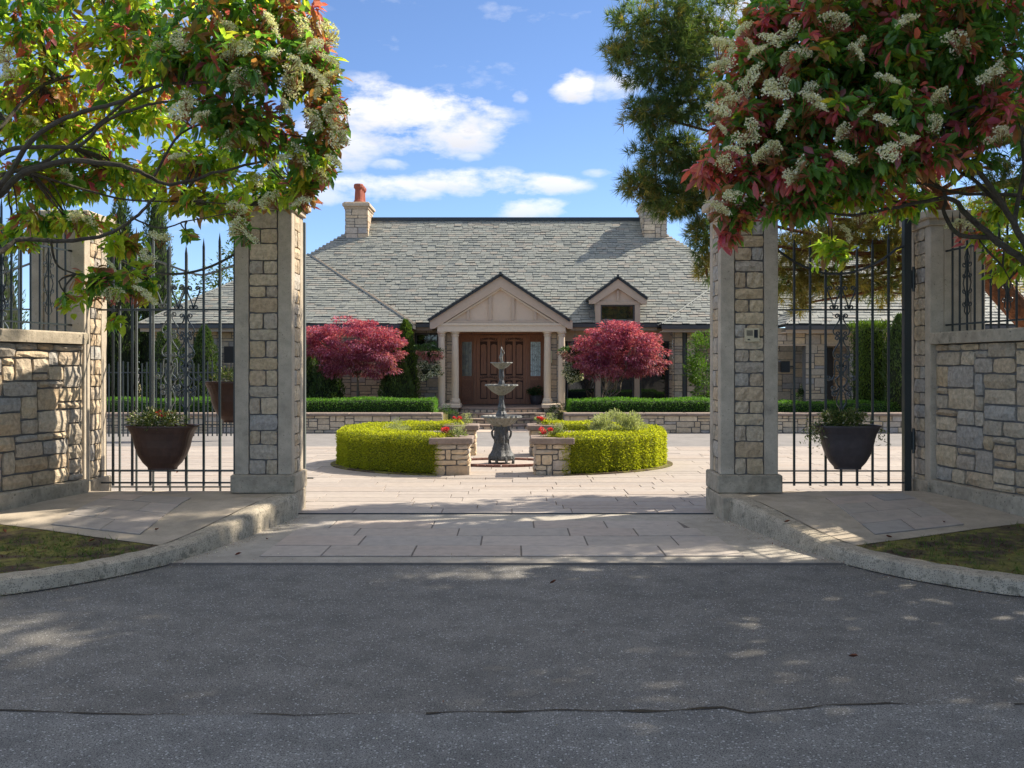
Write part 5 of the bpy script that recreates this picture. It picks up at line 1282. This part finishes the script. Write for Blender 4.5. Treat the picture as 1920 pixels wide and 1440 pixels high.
# background evergreens and horizon trees
for i, (X, Y, h, r, lab) in enumerate(((-11.0, 30.5, 7.0, .55, 'tall dark cypress behind the left wing, nearer the scrollwork gate centre'), (-11.9, 30.0, 6.6, .6, 'tall dark cypress behind the left wing, farther from the roof'),
                                  (-14.2, 27.0, 5.5, .8, 'dark cypress beyond the left garden wall fence, near the pillar'), (-15.6, 27, 6.2, .9, 'dark cypress beyond the left garden wall fence, at the frame edge'),
                                  (-12.9, 29, 5.8, .75, 'dark cypress between the left footpath gate and its side pillar'))):
    conifer('cypress_tree', lab, (X, Y, .3), h, r, 5000, [m_cedar], leaf=(.10, .2))
def broad_tree(label, base, h, crown_r, n, mats, leaf=(.15, .28), name='leafy_tree'):
    t = thing(name, label, 'tree', base); x, y, z = base
    mb = MB(); mb.tube(catmull([(x, y, z - .1), (x + .1, y, z + h * .25), (x - .05, y, z + h * .55)], 4), .28, 8, rb=.14)
    tips = [((x + crown_r * .7 * math.cos(a), y + crown_r * .7 * math.sin(a), z + h * rng.uniform(.55, .85)), .1) for a in np.linspace(0, 5.4, 8)]
    tree_limbs(mb, (x, y, z + h * .35), tips, .1); mb.build('trunk', m_bark, t)
    P, D = clumpy(n, (x, y, z + h * .64), (crown_r, crown_r, h * .38), 90, crown_r * .28, .35); N = len(P)
    leaves('crown', P, D, nr.uniform(*leaf, N), nr.uniform(leaf[0] * .5, leaf[1] * .5, N), mats, t, shape='diamond'); return t
broad_tree('green leafy tree far behind the left wing roof', (-17, 44, .2), 7, 2.6, 3500, [m_cedar2])
broad_tree('dark leafy tree far beyond the garden, left of the house', (-13.5, 50, .2), 7.5, 2.8, 3500, [m_cedar])
broad_tree('leafy tree behind the near right wing roof', (15, 38, .2), 7.5, 3, 4500, [m_cedar2, ])
broad_tree('dark tree beyond the right garden, behind the iron fence', (19, 34, .2), 8, 3.2, 4500, [m_cedar])

# ------------------------------------------------------------------ pine behind the right wall
def pine():
    t = thing('pine_tree', 'large pine with long needles and orange bark leaning behind the right garden wall', 'tree', (7.9, 12.9, 0))
    mb = MB(); mb.tube(catmull([(7.9, 12.9, -.1), (7.3, 12.9, 1.6), (6.4, 12.9, 2.6), (5.6, 13.1, 3.9), (5.3, 13.2, 6), (5.4, 13.2, 9), (5.5, 13.2, 11.5)], 4), [.24] * 8 + [.22] * 6 + [.2] * 5 + [.14] * 6 , 10) if False else None
    pts = catmull([(7.9, 12.9, -.1), (7.3, 12.9, 1.6), (6.4, 12.9, 2.6), (5.6, 13.1, 3.9), (5.3, 13.2, 6), (5.4, 13.2, 9), (5.5, 13.2, 11.5)], 4)
    mb.tube(pts, .2, 10, rb=.06); mb.build('trunk', m_pbark, t)
    # foliage blobs: px, py, radius px x, y, distance, depth radius, tufts, gold share
    B = [(1240, 110, 95, 60, 12.6, .6, 300, .12), (1290, 190, 70, 50, 12.8, .6, 220, .1), (1215, 215, 50, 30, 12.6, .4, 110, .1), (1250, 285, 65, 35, 12.6, .5, 180, .15), (1200, 345, 42, 18, 12.5, .3, 80, .35),
         (1265, 375, 62, 32, 12.6, .4, 190, .12), (1320, 440, 32, 40, 12.6, .3, 90, .3), (1315, 330, 60, 50, 12.9, .5, 160, .1), (1325, 500, 12, 30, 12.6, .2, 26, .6), (1230, 40, 90, 50, 12.6, .6, 200, .1), (1160, 95, 30, 14, 12.6, .3, 40, .3),
         (1330, 60, 90, 80, 13, .6, 240, .1), (1420, 250, 100, 120, 13.2, .6, 240, .3), (1520, 460, 70, 30, 13.0, .7, 150, .9), (1600, 445, 100, 35, 13.2, .7, 220, .9), (1680, 470, 60, 40, 13.0, .6, 120, .8), (1560, 530, 80, 22, 12.9, .5, 110, .8),
         (1480, 520, 40, 40, 12.9, .4, 90, .8), (1660, 540, 60, 25, 13.0, .5, 90, .6), (1500, 570, 14, 22, 12.6, .2, 20, 1), (1600, 350, 160, 60, 13.4, .8, 240, .5), (1800, 420, 120, 60, 13.4, .8, 160, .4), (1880, 520, 60, 40, 13.2, .5, 60, .6)]
    W = [((x - 960) * D / FPX, D, EYE + (690 - y) * D / FPX, rx * D / FPX, rd, ry * D / FPX, int(n * 1.3), gsh) for x, y, rx, ry, D, rd, n, gsh in B]
    # the crown above the frame, thickened to shade the apron and road
    for k in range(40):
        W.append((rng.uniform(3.2, 8.8), rng.uniform(11.4, 13.2), rng.uniform(6.4, 10.6), 1.1, .8, .4, 190, .15))
    for k in range(9): W.append((rng.uniform(6.0, 7.8), rng.uniform(11.4, 11.9), rng.uniform(3.3, 5.2), .7, .35, .35, 190, .3))  # unseen clumps added to block the sun on the right kerb
    for k in range(16): W.append((rng.uniform(4.0, 8.0), rng.uniform(9.6, 11.5), rng.uniform(7.2, 10.2), 1.0, .8, .4, 190, .2))  # unseen clumps added overhead to shade the left of the road
    for k in range(12): W.append((rng.uniform(3.9, 6.4), rng.uniform(11.6, 12.5), rng.uniform(4.3, 6.6), .8, .5, .35, 190, .3))  # mostly hidden clumps added to shade the apron
    P = []; A = []; Mi = []; br = MB(); 
    for (x, y, z, rx, ry, rz, n, gsh) in W:
        p, d = in_ellipsoid(n, (x, y, z), (rx, ry, rz), .2); P.append(p); d[:, 2] += .5; A.append(d); Mi.append((nr.random(n) < gsh).astype(int))
        base = min(pts, key=lambda q: abs(q.z - (z - .5)) + (0 if q.z > 3 else 5))
        mid = base.lerp(Vector((x, y, z)), .5) + Vector((0, 0, -.15)); br.tube(catmull([base, mid, (x, y, z)], 4), .034, 6, rb=.014)
        for k in range(5):
            q = p[rng.randrange(n)]; br.tube([(x, y, z), ((x + q[0]) / 2, (y + q[1]) / 2, (z + q[2]) / 2 - .03), tuple(q)], .018, 4, rb=.006)
    br.build('branches', m_pbark, t)
    P = np.vstack(P); A = norm(np.vstack(A)); Mi = np.concatenate(Mi); K = 24
    PP = np.repeat(P, K, 0); AA = np.repeat(A, K, 0) * .75 + nr.normal(size=(len(PP), 3)) * .75
    PP = PP + np.repeat(nr.normal(size=(len(P), 3)) * .03, K, 0) + AA * .01; N = len(PP)
    leaves('needles', PP, AA, nr.uniform(.09, .17, N), nr.uniform(.008, .014, N), [m_pine, m_pgold], t, mi=np.repeat(Mi, K), shape='tri', kind='stuff', droop=.1)
pine()

# ------------------------------------------------------------------ photinias framing the view
leaf_mats = [m_lgreen, m_lyel, m_lred, m_lbrz]
def leaf_template(mat, seed):
    V, F, nf = leaf_arrays(np.zeros((1, 3)), np.array([[0, 0, 1.0]]), np.array([1.0]), np.array([.42]), up=np.array([[0, 1.0, 0]]), droop=0, fold=.5)
    V = V + np.array([0, 1.0, 0]) * (V[:, 2:3] ** 2) * (.10 + .06 * seed); return tri_mesh('leaf', V, F, [mat])
LT = {(m, s): leaf_template(leaf_mats[m], s) for m in range(4) for s in range(3)}
def cluster_mesh(seed):
    g_ = np.random.default_rng(seed); n = 330; d = norm(g_.normal(size=(n, 3))); d[:, 2] = abs(d[:, 2]); P = d * (.6 + .4 * g_.random((n, 1))) * [.085, .085, .06]
    sub = g_.integers(0, 9, n); cc = norm(g_.normal(size=(9, 3))) * [.06, .06, .03]; cc[:, 2] = abs(cc[:, 2]) + .01; P = P * .45 + cc[sub]
    V, F, _ = leaf_arrays(P, g_.normal(size=(n, 3)) + [0, 0, 1], np.full(n, .0135), np.full(n, .0135), shape='diamond'); nv = len(F)
    st = MB()
    for k in range(9): st.tube([(0, 0, -.07), tuple(cc[k])], .0022, 3)
    SV = np.array(st.v); SF = []
    for f in st.f:
        for i in range(1, len(f) - 1): SF.append((f[0], f[i], f[i + 1]))
    SF = np.array(SF) + len(V); mi = np.concatenate([np.zeros(nv), np.ones(len(SF))])
    return tri_mesh('flower_cluster', np.vstack([V, SV]), np.vstack([F, SF]), [m_flower, m_lbrz], mi)
CM = [cluster_mesh(k) for k in range(4)]
INNER = 1.55
def photinia(label, trunk, limbs, blobs, flowers, seed, twign=3):
    global nr
    nr = np.random.default_rng(seed); r = random.Random(seed)
    t = thing('photinia_tree', label, 'tree', trunk[0])
    MB().tube(catmull(trunk, 5), .11, 9, rb=.075).build('trunk', m_bark, t)
    for L, ra, rb in limbs:
        pts = catmull([pt(*p) for p in L], 5); pts = [p + Vector((r.uniform(-1, 1), r.uniform(-1, 1), r.uniform(-1, 1))) * ra * .22 for p in pts]
        MB().tube(pts, ra, 8, rb=rb).build('branch', m_bark, t)
    nodes = []
    for L, ra, rb in limbs: nodes += catmull([pt(*p) for p in L], 5)[2:]
    nodes = np.array([tuple(n) for n in nodes])
    C = []; AX = []; TY = []
    tw = MB()
    for (px, py, rx, ry, D, rd, n, probs) in blobs:
        n = int(n * (INNER if probs[1] > .4 else 1.0)); c = pt(px, py, D); k = D / FPX; cc, dd = in_ellipsoid(n, c, (rx * k, rd, ry * k), .15)
        C.append(cc); a = dd * .7 + nr.normal(size=(n, 3)) * .35; a[:, 2] += .25; AX.append(a); TY.append(nr.choice(4, n, p=probs))
        q = nodes[np.argmin(((nodes - np.array(c)) ** 2).sum(1))]
        for m_ in range(max(2, n // 14)):
            e = cc[r.randrange(n)]; s = c.lerp(Vector(e), r.uniform(0, .3)); m1 = Vector(q).lerp(s, .5) + Vector((r.uniform(-.1, .1), r.uniform(-.1, .1), r.uniform(-.06, .1)))
            tw.tube(catmull([Vector(q), m1, s, Vector(e)], 3), .010, 5, rb=.003)
    C = np.vstack(C); AX = norm(np.vstack(AX)); TY = np.concatenate(TY); K = 8
    N = len(C) * K; ax = np.repeat(AX, K, 0); th = nr.random(N) * 6.283; ref = norm(np.cross(ax, nr.normal(size=(N, 3)))); bi = np.cross(ax, ref)
    rad = ref * np.cos(th)[:, None] + bi * np.sin(th)[:, None]; spread = nr.uniform(.55, 1.5, N)[:, None]
    D = norm(ax * .55 + rad * spread + np.array([0, 0, -.35])); P = np.repeat(C, K, 0) + nr.normal(size=(N, 3)) * .012 - ax * nr.uniform(0, .09, N)[:, None]
    ty = np.repeat(TY, K)
    swap = nr.random(N) < .03; ty = np.where(swap, 2, ty)
    swap = nr.random(N) < .05; ty = np.where(swap, 3, ty)
    Ls = nr.uniform(.07, .135, N); Ws = Ls * nr.uniform(.34, .46, N)
    # the 300 leaves that show largest become single parts
    vis = (abs(P[:, 0] / P[:, 1]) < .515) & (P[:, 2] > 0); order = np.argsort(np.where(vis, P[:, 1] / Ls, 1e9))[:300]
    mask = np.ones(N, bool); mask[order] = False; tw.build('twigs', m_bark, t)
    leaves('small_leaves', P[mask], D[mask], Ls[mask], Ws[mask], leaf_mats, t, mi=ty[mask], kind='stuff', droop=.22, fold=.3)
    base = WL[t.name]
    for i in order:
        d = Vector(D[i]); o = bpy.data.objects.new('leaf', LT[(int(ty[i]), int(i) % 3)]); link(o, t, Vector(P[i]))
        o.rotation_mode = 'QUATERNION'; o.rotation_quaternion = d.to_track_quat('Z', 'Y') @ Matrix.Rotation(r.uniform(-.9, .9), 3, 'Z').to_quaternion(); s = float(Ls[i]) * 1.05; o.scale = (s * r.uniform(.85, 1.1), s, s)
    for j, (px, py, D_) in enumerate(flowers):
        o = bpy.data.objects.new('flower_cluster', CM[j % 4]); link(o, t, pt(px, py, D_) + Vector((0, 0, 0)))
        o.rotation_euler = (r.uniform(.1, 1.1), r.uniform(-.6, .6), r.uniform(0, 6)); s = r.uniform(.8, 1.5); o.scale = (s, s, s)
    return t
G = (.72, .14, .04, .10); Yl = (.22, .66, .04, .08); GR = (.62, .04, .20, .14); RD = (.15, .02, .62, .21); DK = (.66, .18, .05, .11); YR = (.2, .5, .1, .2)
G = (.52, .36, .04, .08)
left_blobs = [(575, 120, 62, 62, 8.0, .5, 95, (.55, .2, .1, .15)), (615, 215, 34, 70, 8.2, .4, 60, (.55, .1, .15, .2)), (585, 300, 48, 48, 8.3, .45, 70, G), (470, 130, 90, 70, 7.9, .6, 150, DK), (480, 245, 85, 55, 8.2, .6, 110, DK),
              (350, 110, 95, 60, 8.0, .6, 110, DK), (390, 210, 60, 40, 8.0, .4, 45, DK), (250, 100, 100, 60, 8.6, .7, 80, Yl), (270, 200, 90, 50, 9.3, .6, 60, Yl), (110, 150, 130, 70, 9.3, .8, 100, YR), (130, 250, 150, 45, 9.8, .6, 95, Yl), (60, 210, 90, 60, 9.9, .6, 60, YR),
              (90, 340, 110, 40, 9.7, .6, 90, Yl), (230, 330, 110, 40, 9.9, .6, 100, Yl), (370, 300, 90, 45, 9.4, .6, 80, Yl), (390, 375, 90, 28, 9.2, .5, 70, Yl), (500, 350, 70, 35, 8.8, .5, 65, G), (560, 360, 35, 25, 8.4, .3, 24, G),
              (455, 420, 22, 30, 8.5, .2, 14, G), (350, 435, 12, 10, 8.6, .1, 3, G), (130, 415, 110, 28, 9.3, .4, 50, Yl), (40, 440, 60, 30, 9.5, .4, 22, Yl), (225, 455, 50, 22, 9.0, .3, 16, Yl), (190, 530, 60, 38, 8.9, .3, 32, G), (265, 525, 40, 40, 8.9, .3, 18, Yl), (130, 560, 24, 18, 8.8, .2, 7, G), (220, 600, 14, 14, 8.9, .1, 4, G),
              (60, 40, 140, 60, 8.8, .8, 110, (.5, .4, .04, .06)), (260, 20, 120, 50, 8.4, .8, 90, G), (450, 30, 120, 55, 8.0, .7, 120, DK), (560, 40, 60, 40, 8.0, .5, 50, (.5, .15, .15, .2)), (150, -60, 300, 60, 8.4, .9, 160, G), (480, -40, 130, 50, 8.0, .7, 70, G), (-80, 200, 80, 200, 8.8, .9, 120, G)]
left_limbs = [([(-60, 400, 8.2), (0, 362, 8.3), (45, 325, 8.35), (115, 303, 8.4), (200, 306, 8.4), (262, 322, 8.4), (320, 346, 8.5), (400, 325, 8.5), (500, 300, 8.4)], .034, .010),
              ([(-60, 400, 8.2), (0, 350, 8.2), (60, 262, 8.1), (140, 215, 8.1), (215, 195, 8.0), (300, 160, 8.0), (420, 150, 7.9), (560, 120, 8.0)], .026, .008),
              ([(-60, 370, 8.2), (0, 290, 8.4), (70, 275, 8.4), (150, 272, 8.4), (210, 220, 8.3), (330, 190, 8.1), (470, 220, 8.0)], .024, .007),
              ([(-60, 500, 8.2), (0, 474, 8.4), (40, 448, 8.5), (120, 452, 8.6), (200, 440, 8.6), (250, 410, 8.7), (290, 370, 8.8)], .024, .012),
              ([(-60, 360, 8.2), (0, 330, 8.7), (90, 300, 8.8), (200, 220, 8.8), (330, 110, 8.4), (450, 60, 8.1)], .022, .006),
              ([(-40, 300, 8.3), (0, 240, 8.6), (80, 160, 8.9), (190, 130, 8.9), (330, 80, 8.4)], .020, .006),
              ([(60, 325, 8.4), (140, 350, 8.7), (240, 375, 8.9), (360, 378, 8.9), (470, 385, 8.7)], .013, .005),
              ([(95, 452, 8.55), (110, 500, 8.7), (170, 520, 8.8), (260, 540, 8.9)], .011, .004),
              ([(250, 410, 8.7), (300, 428, 8.7), (350, 415, 8.6), (430, 400, 8.5)], .009, .004),
              ([(290, 330, 8.4), (340, 250, 8.2), (420, 230, 8.1), (520, 250, 8.1), (600, 260, 8.2)], .012, .005)]
lf = [(300, 92, 7.6), (345, 80, 7.6), (430, 100, 7.5), (470, 95, 7.5), (455, 150, 7.45), (520, 105, 7.5), (545, 125, 7.5), (590, 95, 7.6), (610, 120, 7.7), (345, 190, 7.5), (350, 215, 7.5), (380, 225, 7.5), (470, 155, 7.5), (340, 300, 7.9), (530, 205, 7.7),
      (550, 160, 7.6), (440, 265, 7.8), (470, 270, 7.8), (530, 310, 7.9), (555, 295, 7.9), (580, 230, 7.8), (630, 200, 7.8), (635, 260, 7.9), (610, 170, 7.8), (455, 430, 8.3), (465, 450, 8.3), (440, 400, 8.4), (250, 530, 8.7), (200, 500, 8.7), (280, 480, 8.8), (265, 560, 8.7),
      (20, 140, 7.7), (10, 110, 7.7), (120, 330, 8.9), (60, 230, 9.0), (480, 340, 8.4), (510, 380, 8.2), (620, 310, 8.0), (595, 330, 8.1), (420, 60, 7.6), (560, 60, 7.7), (610, 70, 7.8), (500, 50, 7.6), (640, 230, 7.9), (210, 560, 8.7), (300, 450, 8.8), (150, 420, 8.9), (570, 385, 8.2), (585, 150, 7.6), (625, 145, 7.8)]
photinia('photinia tree overhanging from the left, sunlit green leaves and cream blossom', [(-5.6, 8.0, .0), (-5.55, 8.0, 1.0), (-5.4, 8.05, 2.0), (-4.75, 8.2, 2.95)], left_limbs, left_blobs, lf, 31)
G = (.74, .12, .05, .09); DK = (.76, .08, .07, .09); GR = (.62, .05, .19, .14)
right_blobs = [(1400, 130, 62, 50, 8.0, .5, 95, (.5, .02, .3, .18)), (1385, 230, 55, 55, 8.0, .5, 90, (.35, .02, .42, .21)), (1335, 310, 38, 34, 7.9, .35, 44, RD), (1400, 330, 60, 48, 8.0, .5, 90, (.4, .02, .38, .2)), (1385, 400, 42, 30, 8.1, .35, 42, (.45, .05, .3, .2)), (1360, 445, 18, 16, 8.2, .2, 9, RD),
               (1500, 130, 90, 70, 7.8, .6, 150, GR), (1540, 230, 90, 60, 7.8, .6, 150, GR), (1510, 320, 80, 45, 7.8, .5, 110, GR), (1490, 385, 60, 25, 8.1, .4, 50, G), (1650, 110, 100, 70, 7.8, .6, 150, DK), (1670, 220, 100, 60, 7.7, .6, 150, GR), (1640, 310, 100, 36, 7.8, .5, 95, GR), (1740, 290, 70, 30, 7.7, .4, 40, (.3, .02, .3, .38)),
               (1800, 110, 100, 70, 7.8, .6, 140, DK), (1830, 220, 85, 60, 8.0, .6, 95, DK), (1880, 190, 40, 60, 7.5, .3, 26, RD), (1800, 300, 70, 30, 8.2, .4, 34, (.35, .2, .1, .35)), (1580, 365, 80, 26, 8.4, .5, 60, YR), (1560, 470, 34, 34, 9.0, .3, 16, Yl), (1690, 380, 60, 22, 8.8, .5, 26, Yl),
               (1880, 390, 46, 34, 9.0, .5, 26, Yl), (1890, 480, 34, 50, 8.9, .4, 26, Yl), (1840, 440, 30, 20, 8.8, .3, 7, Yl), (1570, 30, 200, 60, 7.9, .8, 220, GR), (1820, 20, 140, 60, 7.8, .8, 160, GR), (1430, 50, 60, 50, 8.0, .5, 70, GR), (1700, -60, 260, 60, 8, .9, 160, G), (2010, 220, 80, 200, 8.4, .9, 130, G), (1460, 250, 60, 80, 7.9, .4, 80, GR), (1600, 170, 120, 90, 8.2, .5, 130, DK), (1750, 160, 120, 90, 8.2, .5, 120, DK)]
right_limbs = [([(1990, 560, 8.4), (1920, 490, 8.3), (1860, 445, 8.3), (1810, 400, 8.3), (1780, 372, 8.3), (1700, 385, 8.3), (1610, 402, 8.3), (1520, 396, 8.2)], .034, .008),
               ([(1990, 560, 8.4), (1920, 455, 8.2), (1890, 400, 8.2), (1850, 340, 8.1), (1800, 290, 8.0), (1700, 230, 7.9), (1560, 200, 7.9), (1420, 200, 8.0)], .032, .008),
               ([(1860, 445, 8.3), (1800, 440, 8.4), (1770, 400, 8.5), (1770, 360, 8.5), (1700, 310, 8.2), (1600, 300, 8.0), (1450, 320, 8.0)], .022, .007),
               ([(1990, 420, 8.3), (1920, 370, 8.4), (1860, 365, 8.5), (1800, 362, 8.5), (1700, 340, 8.3), (1560, 350, 8.2), (1430, 380, 8.1)], .020, .006),
               ([(1890, 400, 8.2), (1830, 340, 8.3), (1790, 310, 8.3), (1740, 200, 8.1), (1650, 120, 7.9), (1520, 110, 7.8)], .018, .006),
               ([(1900, 420, 8.2), (1920, 300, 8.1), (1890, 180, 8.0), (1820, 100, 7.9)], .02, .007),
               ([(1720, 388, 8.4), (1640, 372, 8.6), (1560, 380, 8.7), (1500, 400, 8.6)], .010, .004), ([(1850, 470, 8.3), (1880, 500, 8.6), (1900, 540, 8.8)], .008, .003)]
rf = [(1350, 95, 7.5), (1400, 90, 7.5), (1430, 100, 7.4), (1440, 80, 7.4), (1480, 110, 7.4), (1375, 115, 7.5), (1355, 170, 7.5), (1370, 195, 7.5), (1345, 215, 7.5), (1465, 160, 7.4), (1455, 175, 7.4), (1420, 145, 7.5), (1500, 105, 7.4), (1600, 105, 7.3), (1610, 85, 7.3), (1520, 200, 7.3), (1660, 160, 7.3),
      (1660, 235, 7.25), (1690, 265, 7.2), (1670, 290, 7.2), (1710, 270, 7.2), (1750, 235, 7.2), (1630, 210, 7.3), (1700, 190, 7.3), (1770, 190, 7.3), (1880, 130, 7.3), (1860, 150, 7.3), (1450, 280, 7.4), (1440, 295, 7.4), (1585, 305, 7.3), (1375, 290, 7.4), (1360, 310, 7.4), (1345, 245, 7.5), (1500, 320, 7.4),
      (1580, 440, 8.7), (1800, 430, 8.5), (1340, 400, 7.7), (1480, 60, 7.4), (1560, 50, 7.4), (1700, 50, 7.3), (1400, 60, 7.5), (1390, 170, 7.5), (1400, 250, 7.4), (1520, 170, 7.4), (1590, 250, 7.3), (1790, 90, 7.3), (1870, 260, 7.4), (1345, 130, 7.5), (1480, 230, 7.4), (1375, 375, 7.6), (1610, 410, 8.4)]
photinia('photinia tree overhanging from the right, red young leaves and cream blossom', [(5.75, 8.4, .0), (5.7, 8.4, .9), (5.4, 8.4, 1.6), (4.68, 8.4, 2.19)], right_limbs, right_blobs, rf, 32)

# trees out on the right that shade the street
nr = np.random.default_rng(77)
broad_tree('tall street tree out of view on the right, shading the road', (9.6, 8.6, 0), 12.5, 3.6, 15000, [m_cedar2, ], leaf=(.22, .4))
broad_tree('second tall street tree out of view on the right, nearer the camera', (10.2, 4.4, 0), 12.0, 4.2, 17000, [m_cedar, ], leaf=(.22, .4))
broad_tree('leafy tree behind the photographer on the right', (8.5, .6, 0), 10.5, 3.8, 14000, [m_cedar, ], leaf=(.22, .4))

# petals and crumbs blown along the kerbs and over the paving
P = []
for k in range(1500):
    s_ = rng.choice((-1, 1)); i = rng.randrange(len(KL) - 6); a, b = KL[i], KL[i + 1]; t_ = rng.random(); x = a[0] + (b[0] - a[0]) * t_; y = a[1] + (b[1] - a[1]) * t_; d = abs(rng.gauss(0, .10)) + .01
    x, y = x + d * (.95 if i < 5 else .4), y - d * (0 if i < 4 else .8); P.append((x if s_ < 0 else -x - .08, y, .011))
for k in range(700): P.append((rng.uniform(-5, 5), rng.uniform(4.2, 10.5) if k % 2 else rng.uniform(8.0, 8.4), .016))
P = np.array(P); n_ = len(P); keep = np.ones(n_, bool)
for q in range(n_):
    if abs(P[q, 0]) > 2.3 and not (abs(P[q, 0]) < 3.2 + .0 and P[q, 1] < 7.2) and q >= 1500: keep[q] = False
P = P[keep]; n_ = len(P); D = nr.normal(size=(n_, 3)); D[:, 2] = abs(D[:, 2]) * .2
leaves('blown_petals', P, D, nr.uniform(.006, .018, n_), nr.uniform(.005, .012, n_), [m_white, m_dead, m_moss], None, mi=nr.choice(3, n_, p=[.3, .25, .45]), kind='stuff', shape='diamond', droop=0, up=np.tile([0, 0, 1.0], (n_, 1)))
# fallen leaves
fl = [(330, 905, 10.0), (500, 1012, 0), (1470, 990, 0), (165, 1016, 0), (1030, 1096, 0), (1835, 1112, 0), (1590, 1232, 0), (165, 1087, 0), (440, 1042, 0), (1673, 1010, 0), (1770, 990, 0), (290, 1000, 0), (12, 1003, 0)]
lab = ['curled dead leaf near the foot of the left footpath gate', 'small dead leaf on the apron beside the left kerb', 'small dead leaf on the right footpath near the pillar', 'dry red leaf on the left mossy bed', 'tiny pink leaf on the road before the apron',
       'orange dead leaf at the foot of the right kerb', 'dark leaf scrap on the road, right of centre', 'dark red leaf at the foot of the left kerb', 'pale curled leaf on the left part of the apron', 'brown dead leaf on the right footpath near the bed', 'dark dead leaf on the right footpath by the wall', 'brown leaf at the edge of the left mossy bed', 'red leaf at the far left edge of the mossy bed']
for (px, py, _), lb in zip(fl, lab):
    on_path = not (540 < px < 1360 or py > 1080)
    if px in (440, 500): on_path = False
    z = .13 if on_path else .008
    if px in (165, 1835) and py > 1080: z = .0
    D = (EYE - z) * FPX / (py - 690); p = pt(px, py, D); p.z = (zp(D) if on_path else z) + .006
    V, F, _n = leaf_arrays(np.array([tuple(p)]), np.array([[rng.uniform(-1, 1), rng.uniform(-1, 1), .12]]), np.array([.06]), np.array([.028]), fold=.8, droop=-.15, up=np.array([[0, 0, 1.0]]))
    me = tri_mesh('fallen_leaf', V - np.array(p), F, [m_dead]); tag(link(bpy.data.objects.new('fallen_leaf', me), None, p), lb, 'leaf')

GROUPS = {'gate_pillar': 'stone pillars of the gateway', 'garden_wall': 'curved garden walls', 'iron_fence': 'iron fences on the garden walls', 'footpath_gate': 'iron footpath gates', 'hanging_planter': 'bowl planters on the gates',
          'terrace_wall': 'terrace walls before the house', 'clipped_hedge': 'clipped green hedges on the terrace', 'ring_hedge': 'golden hedges round the fountain', 'stone_planter': 'stone planter posts round the fountain',
          'seat_wall': 'seat walls inside the ring hedges', 'sage_bush': 'sage bushes inside the ring hedges', 'dark_shrub': 'dark shrubs by the steps', 'japanese_maple': 'red maples before the house', 'arborvitae': 'arborvitae shrubs near the house',
          'hanging_basket': 'hanging baskets by the portico', 'cypress_tree': 'dark cypress trees on the left', 'leafy_tree': 'leafy trees in the background', 'photinia_tree': 'photinia trees over the gateway', 'fallen_leaf': 'fallen leaves on the ground'}
for o in COL.objects:
    if o.parent is None and 'category' in o.keys():
        b = o.name.split('.')[0]
        if b in GROUPS: o['group'] = GROUPS[b]
